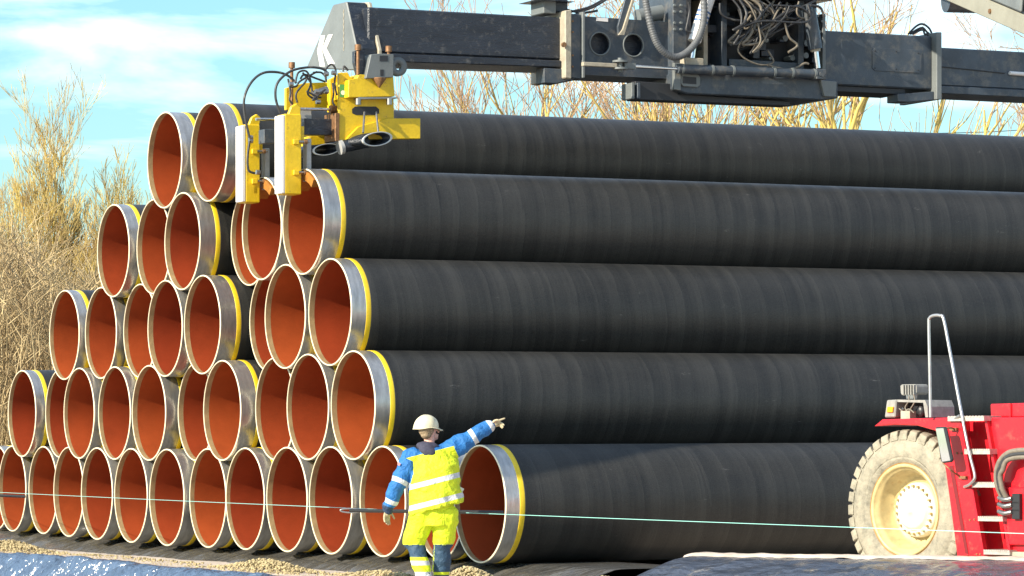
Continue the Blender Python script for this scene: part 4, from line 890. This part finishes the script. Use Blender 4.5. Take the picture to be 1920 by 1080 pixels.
shR,elR,wrR=V((.185,.07,1.505)),V((.415,.10,1.635)),V((.625,.13,1.765))
hpL,knL,anL=V((-.10,.02,.90)),V((-.195,.10,.50)),V((-.075,-.08,.12))
hpR,knR,anR=V((.13,.02,.90)),V((.100,.08,.50)),V((.085,.16,.10))
neck,head=V((-.03,.03,1.58)),V((-.045,.05,1.725))
M['skin']=mat('skin',(.62,.33,.24),.5)
M['glove']=mat('pale_leather_glove',(.50,.42,.27),.8,var=.45,vscale=30)
def hand(w,dirv,palm_n,side,curl,scale=1.0,r=.0095):
    """finger capsules: palm + 5 fingers. dirv=pointing, palm_n=palm normal, side=towards the thumb"""
    d=dirv.normalized(); s=(side-d*side.dot(d)).normalized(); n=d.cross(s).normalized()
    if n.dot(palm_n)<0: n=-n
    parts=[]
    pc=w+d*.055
    for k in range(4):
        o=s*(.030-.020*k); parts.append((w+o*.6+d*.01,.017,w+o+d*.085,.0145))
    lens=[.072,.080,.074,.058]
    for k in range(4):
        o=s*(.032-.021*k); b=w+o+d*.088; dd=(d+s*(.10-.07*k)).normalized(); c=curl[k+1]
        for j,f in enumerate((.45,.32,.23)):
            dd=(dd*math.cos(c)+n*math.sin(c)).normalized(); e=b+dd*lens[k]*f*scale*1.1; parts.append((b,r*(1.05-.1*j),e,r*(.95-.1*j))); b=e
    b=w+s*.03+d*.03; dd=(d*.7+s*.75+n*.2).normalized()
    for j,f in enumerate((.032,.030,.022)):
        e=b+dd*f*1.1; parts.append((b,.0135-.0015*j,e,.0125-.0015*j)); b=e; dd=(dd+d*.25+n*curl[0]).normalized()
    return parts
hL=dict(w=wrL,dirv=V((-.16,.06,-1)),palm_n=V((1,.2,0)),side=V((.75,.6,0)),curl=[.15,.18,.22,.28,.32])
hR=dict(w=wrR,dirv=V((.95,.10,.33)),palm_n=V((.2,.2,-1)),side=V((-.1,-.7,.75)),curl=[.5,.05,.75,.95,1.0])
# continuous body (mostly under the clothes)
bp_=[('loft',[((.03,.02,.84),.15,.11,0),((.03,.02,.95),.165,.115,0),((.02,.02,1.12),.135,.10,0),((.0,.03,1.32),.17,.115,0),((-.02,.04,1.45),.17,.10,0),((-.03,.04,1.52),.08,.07,0)]),
 (neck-V((0,0,.08)),.060,neck+V((.0,.01,.05)),.055),('ell',head,(.077,.098,.112),(0,0,-.9)),(V((.0,.09,1.665)),.045,V((.035,.10,1.655)),.030),
 (shL,.06,elL,.045),(elL,.044,wrL,.028),(shR,.06,elR,.045),(elR,.044,wrR,.028),(V((-.06,.03,1.47)),.07,shL,.06),(V((0,.05,1.49)),.07,shR,.06),
 (hpL,.10,knL,.06),(knL,.058,anL,.04),(hpR,.10,knR,.06),(knR,.058,anR,.04),(anL,.04,anL+V((.03,.14,-.07)),.035),(anR,.04,anR+V((.06,.15,-.05)),.035)]
bp_+=hand(r=.008,**hL)+hand(r=.008,**hR)
# face (turned to the right and away): nose, brow, ear, jaw
bp_+=[(V((.055,.115,1.725)),.012,V((.068,.12,1.700)),.013),(V((.03,.085,1.76)),.02,V((.055,.115,1.752)),.012),(V((.02,.10,1.625)),.02,V((.045,.115,1.635)),.018),
 ('ell',V((-.005,-.02,1.715)),(.012,.022,.032),(0,0,-.5)),(V((.052,.10,1.672)),.010,V((.06,.105,1.672)),.010)]
body=mobj('body',voxmesh(bp_,.0075,4,name='body'),'skin')
# clothing materials
def jacket_mat():
    m=bpy.data.materials.new('safety_jacket_cloth'); m.use_nodes=True; t=m.node_tree; b=t.nodes['Principled BSDF']; n=t.nodes.new; l=t.links.new
    def math_(op,a,c=None,d=None):
        q=n('ShaderNodeMath'); q.operation=op
        for i,x in enumerate((a,c,d)):
            if x is None: continue
            if isinstance(x,(int,float)): q.inputs[i].default_value=x
            else: l(x,q.inputs[i])
        return q.outputs[0]
    at=n('ShaderNodeAttribute'); at.attribute_name='arm'; arm=at.outputs['Fac']
    ac=n('ShaderNodeAttribute'); ac.attribute_name='zt'; zt=ac.outputs['Fac']
    def band(x,lo,hi): return math_('MULTIPLY',math_('GREATER_THAN',x,lo),math_('LESS_THAN',x,hi))
    isarm=math_('GREATER_THAN',arm,.045)
    blue=math_('MAXIMUM',isarm,math_('GREATER_THAN',zt,1.492))
    st=math_('MULTIPLY',math_('MAXIMUM',band(zt,1.142,1.198),band(zt,.918,.974)),math_('SUBTRACT',1,isarm))
    sa_=math_('MAXIMUM',band(arm,.265,.315),band(arm,.495,.545))
    refl=math_('MAXIMUM',st,math_('MULTIPLY',sa_,isarm))
    cuff=math_('MULTIPLY',math_('GREATER_THAN',arm,.575),isarm)
    def mixc(f,a,c):
        q=n('ShaderNodeMixRGB'); l(f,q.inputs[0])
        for i,x in ((1,a),(2,c)):
            if isinstance(x,tuple): q.inputs[i].default_value=(*x,1)
            else: l(x,q.inputs[i])
        return q.outputs[0]
    co=n('ShaderNodeTexCoord'); z=n('ShaderNodeTexNoise'); z.inputs['Scale'].default_value=9; z.inputs['Detail'].default_value=6; l(co.outputs['Object'],z.inputs['Vector'])
    yel=mixc(z.outputs[0],(.62,.72,.012),(.50,.60,.015)); bl=mixc(z.outputs[0],(.008,.10,.30),(.014,.15,.42))
    c=mixc(blue,yel,bl); c=mixc(cuff,c,(.015,.035,.08)); c=mixc(refl,c,(.55,.57,.58)); l(c,b.inputs['Base Color'])
    b.inputs['Roughness'].default_value=.7
    z2=n('ShaderNodeTexNoise'); z2.inputs['Scale'].default_value=14; z2.inputs['Detail'].default_value=5; z2.inputs['Distortion'].default_value=1.2; l(co.outputs['Object'],z2.inputs['Vector'])
    bpn=n('ShaderNodeBump'); bpn.inputs['Strength'].default_value=.9; bpn.inputs['Distance'].default_value=.03; l(z2.outputs[0],bpn.inputs['Height']); l(bpn.outputs[0],b.inputs['Normal'])
    return m
def wrj(co):
    q=co.x*.75+co.z*.55; cr_=(.5-abs(nz3(q*9,(co.z-co.x)*2.6,co.y*3)))
    return .034*cr_+.012*nz3(co.x*5-co.z*7,co.y*5,co.z*9+co.x*6)+.006*nz3(co.x*14,co.y*12,co.z*18)
jk=[('loft',[((.045,.01,.885,.26),.285,.19,0),((.04,.01,.93,.26),.282,.187,0),((.03,.01,1.02,.26),.262,.178,0),((.02,.015,1.15,.26),.272,.18,0),((.005,.02,1.30,.24),.268,.165,0),((-.01,.03,1.41,.22),.235,.14,0),((-.02,.035,1.47,.2),.19,.12,0),((-.025,.035,1.545,.1),.10,.09,0)]),
 (shL+V((.02,0,-.01)),.108,elL,.082),(elL,.080,wrL,.060),(shR+V((-.02,0,-.02)),.112,elR,.086),(elR,.082,wrR-V((.02,0,.01)),.062),(V((-.1,.03,1.42)),.10,shL,.085),(V((.05,.05,1.44)),.11,shR,.09)]
jm=voxmesh(jk,.011,5,wrj,'jacket')
def armpar(p):
    best=0
    for a,b,c in ((shL,elL,wrL),(shR,elR,wrR)):
        for (q0,q1,base) in ((a,b,0),(b,c,(b-a).length)):
            d=q1-q0; t=(p-q0).dot(d)/d.length_squared; tt=max(-.3 if base==0 else 0,min(1.4 if base else 1,t)); dist=(p-q0-d*tt).length
            if dist<.14 and (t>0 or base>0): 
                v=base+max(0,tt)*d.length
                if abs(p.x-.0)>.20+(.03 if a is shR else 0): best=max(best,v) if False else (v if best==0 or dist<bd else best); bd=dist
    return best
at=jm.attributes.new('arm','FLOAT','POINT'); az_=jm.attributes.new('zt','FLOAT','POINT')
for i,v in enumerate(jm.vertices):
    p=v.co; at.data[i].value=armpar(p); az_.data[i].value=p.z-.25*p.x
mobj('jacket',jm,jacket_mat())
# trousers
def trousers_mat():
    m=bpy.data.materials.new('safety_trousers_cloth'); m.use_nodes=True; t=m.node_tree; b=t.nodes['Principled BSDF']; n=t.nodes.new; l=t.links.new
    at=n('ShaderNodeAttribute'); at.attribute_name='leg'; co=n('ShaderNodeTexCoord')
    rp=n('ShaderNodeValToRGB'); rp.color_ramp.interpolation='CONSTANT'; e=rp.color_ramp.elements
    Yc=(.62,.74,.012,1); Bc=(.02,.055,.10,1); Wc=(.55,.57,.58,1)
    # leg attribute: 0..1 ; right leg 0-.5, left leg .5-1 ; each z/2
    stops=[(0,Bc),(.085,Yc),(.098,Bc),(.247,Yc),(.5,Bc),(.572,Wc),(.605,Yc),(.64,Wc),(.662,Yc),(.68,Bc),(.752,Yc)]
    e[0].position=0; e[0].color=Bc; e[1].position=stops[1][0]; e[1].color=stops[1][1]
    for p,c in stops[2:]: q=e.new(p); q.color=c
    l(at.outputs['Fac'],rp.inputs[0]); l(rp.outputs[0],b.inputs['Base Color']); b.inputs['Roughness'].default_value=.7
    z2=n('ShaderNodeTexNoise'); z2.inputs['Scale'].default_value=12; z2.inputs['Detail'].default_value=5; z2.inputs['Distortion'].default_value=1.0; l(co.outputs['Object'],z2.inputs['Vector'])
    bpn=n('ShaderNodeBump'); bpn.inputs['Strength'].default_value=.9; bpn.inputs['Distance'].default_value=.03; l(z2.outputs[0],bpn.inputs['Height']); l(bpn.outputs[0],b.inputs['Normal'])
    return m
tr=[('loft',[((.035,.02,.70),.19,.14,0),((.035,.02,.80),.20,.15,0),((.035,.02,.95),.19,.14,0)]),
 (V((-.10,.02,.82)),.138,knL+V((.0,-.0,.05)),.122),(V((.15,.02,.82)),.128,knR+V((.015,0,.05)),.120),(knL+V((.01,0,0)),.094,anL,.082),(knR,.092,anR,.086)]
def wrt(co): return .020*(.5-abs(nz3(co.x*3+co.z*7,co.y*3,co.z*3-co.x*5)))+.010*nz3(co.x*6+co.z*4,co.y*5,co.z*8)+.006*nz3(co.x*13,co.y*12,co.z*16)
tm=voxmesh(tr,.011,4,wrt,'trousers'); at=tm.attributes.new('leg','FLOAT','POINT')
for i,v in enumerate(tm.vertices):
    p=v.co; left=p.x<(.03 if p.z>.5 else -.0+.02*(p.z/.5)+0.0)
    if p.z>.5: zz=.6
    else: zz=p.z
    zz=max(0,min(.98,zz)); at.data[i].value=zz/2+(.5 if left else 0)
    if p.z>.5: at.data[i].value=.9
mobj('trousers',tm,trousers_mat())
# hood, gloves, boots, hair, glasses, hard hat
M['navy']=mat('dark_navy_fleece',(.045,.045,.075),.9,var=.3,vscale=20)
hd=voxmesh([('ell',V((-.045,.02,1.545)),(.135,.115,.055),(0,.1,0)),('ell',V((-.04,-.03,1.515)),(.11,.10,.05),(.3,.12,0)),('ell',V((-.03,-.085,1.475)),(.07,.035,.05),(.2,.1,0))],.009,4,lambda c:.012*nz3(c.x*14,c.y*10,c.z*22),'hood'); mobj('hood',hd,'navy')
for nm,h in (('glove',hL),('glove',hR)):
    pr=hand(r=.0118,**h); d=h['dirv'].normalized(); pr+=[(h['w']-d*.03,.040,h['w']+d*.015,.033),(h['w'],.030,h['w']+d*.06,.030)]
    mobj(nm,voxmesh(pr,.0042,2,None,nm),'glove')
for a_,dv in ((anL,V((.04,.16,-.06))),(anR,V((.06,.17,-.04)))):
    mobj('boot',voxmesh([(a_+V((0,0,.05)),.062,a_+V((0,0,-.05)),.055),(a_+V((0,-.02,-.055)),.05,a_+V((dv.x,dv.y,-.065)),.045)],.009,3,None,'boot'),'black')
M['hair']=mat('greying_fair_hair',(.30,.22,.13),.8,var=.5,vscale=60)
mobj('hair',voxmesh([('ell',V((-.06,.02,1.725)),(.083,.093,.085),(0,0,-.6)),('ell',V((-.062,-.005,1.665)),(.055,.06,.04),(0,0,-.5))],.007,3,lambda c:.004*nz3(c.x*70,c.y*70,c.z*60),'hair'),'hair')
M['helmet']=mat('worn_cream_hard_hat',(.68,.62,.42),.4,var=.18,vscale=14,dirt=((.35,.28,.16),26,.62,.8))
g=MB(); hc=V((-.065,.04,1.752)); fdir=V((.82,.57,0)).normalized(); sd=V((-fdir.y,fdir.x,0)); n=40
rows=[];k=12
for i in range(k+1):
    th=PI/2*i/k; ring=[]
    for j in range(n):
        q=2*PI*j/n; x=.142*math.cos(q); y=.122*math.sin(q); z=.132*math.sin(th)**.92; s_=math.cos(th)**.8 if i<k else 0
        ridge=.006*max(0,math.cos(q*2))**2*0+(.006*math.exp(-(y/.03)**2) if i>2 else 0)
        drop=-.030*sstep(.0,-1.,math.cos(q))*(1-i/k)*1.0
        P_=hc+fdir*(x*s_)+sd*(y*s_)+V((0,0,z+ridge+drop)); ring.append(tuple(P_))
    rows.append(ring)
v=[p for r in rows for p in r]; f=[(i*n+j,i*n+(j+1)%n,(i+1)*n+(j+1)%n,(i+1)*n+j) for i in range(k) for j in range(n)]; g.add(v,f,True)
# brim
vb=[]
for (e_,dzz) in ((0,.0),(1,-.004),(1,-.010),(0,-.008)):
    for j in range(n):
        q=2*PI*j/n; w_=.006+.052*max(0,math.cos(q))**1.6; drop=-.030*sstep(.0,-1.,math.cos(q))
        vb.append(tuple(hc+fdir*((.142+w_*e_)*math.cos(q))+sd*((.122+w_*e_)*math.sin(q))+V((0,0,dzz+drop-.006*e_*max(0,math.cos(q))))))
g.add(vb,[(i*n+j,i*n+(j+1)%n,((i+1)%4)*n+(j+1)%n,((i+1)%4)*n+j) for i in range(4) for j in range(n)],True)
tl=Matrix.Rotation(R_(-8),4,sd)
g.v=[tuple(hc+ (Matrix.Rotation(R_(7),3,sd)@(V(p)-hc))) for p in g.v]
me=bpy.data.meshes.new('hard_hat'); me.from_pydata(g.v,[],g.f); me.polygons.foreach_set('use_smooth',g.sm); me.update()
hat=mobj('hard_hat',me,'helmet')
g=MB(); g.tube([V((-.01,-.035,1.742)),V((.05,.015,1.735)),V((.074,.06,1.732)),V((.085,.12,1.735))],.0045,6); g.add([(.062,.03,1.745),(.082,.09,1.748),(.084,.09,1.715),(.064,.03,1.712)],[(0,1,2,3)])
me=bpy.data.meshes.new('glasses'); me.from_pydata(g.v,[],g.f); mobj('glasses',me,'black')
g=MB(); g.box(.265,.335,.05,.07,1.02,1.06); g.v=[tuple(V((.3,.06,1.09))+Matrix.Rotation(.5,3,'Y')@(V(p)-V((.3,.06,1.04)))) for p in g.v]
me=bpy.data.meshes.new('pocket_cloth'); me.from_pydata(g.v,[],g.f); mobj('pocket_cloth',me,'white_pad')
g=MB(); g.lathe([(0,.0005),(0,.017)],(0,0,0),(0,1,0),16); c_=V((-.352,-.105,1.36)); 
me=bpy.data.meshes.new('sleeve_badge'); me.from_pydata([tuple(V(p)+c_) for p in g.v],[],g.f); mobj('sleeve_badge',me,mat('badge_cloth',(.5,.25,.25),.7))

# ------------------------------------------------------------------ added shadow caster, unseen left of the view, shaped to darken the nearest pipe
JR=empty('shadow_caster',ST,-10.6,-2.05,GZ,'added grey shadow caster on a column, out of view left of the pipes','shadow caster')
g=MB(); g.cyl((-10.9,-1.9,GZ),(-10.9,-1.9,5.45),.12,16,.10); g.build('column','paint_grey',JR)
g=MB(); g.prism([(-12.5,5.43),(-8.17,5.43),(-7.64,6.0),(-7.9,7.03),(-8.2,7.5),(-12.5,7.5)],-2.35,-1.4,'b'); g.build('caster_body','paint_grey',JR,bevel=.03)
g=MB(); g.prism([(-9.2,6.2),(-8.0,6.2),(-8.2,7.2),(-9.2,7.2)],-2.36,-2.34,'b'); g.build('window','glass',JR)
g=MB(); g.box(-11.4,-10.4,-2.4,-1.4,GZ,GZ+.25); g.build('foot','paint_dark',JR,bevel=.02)
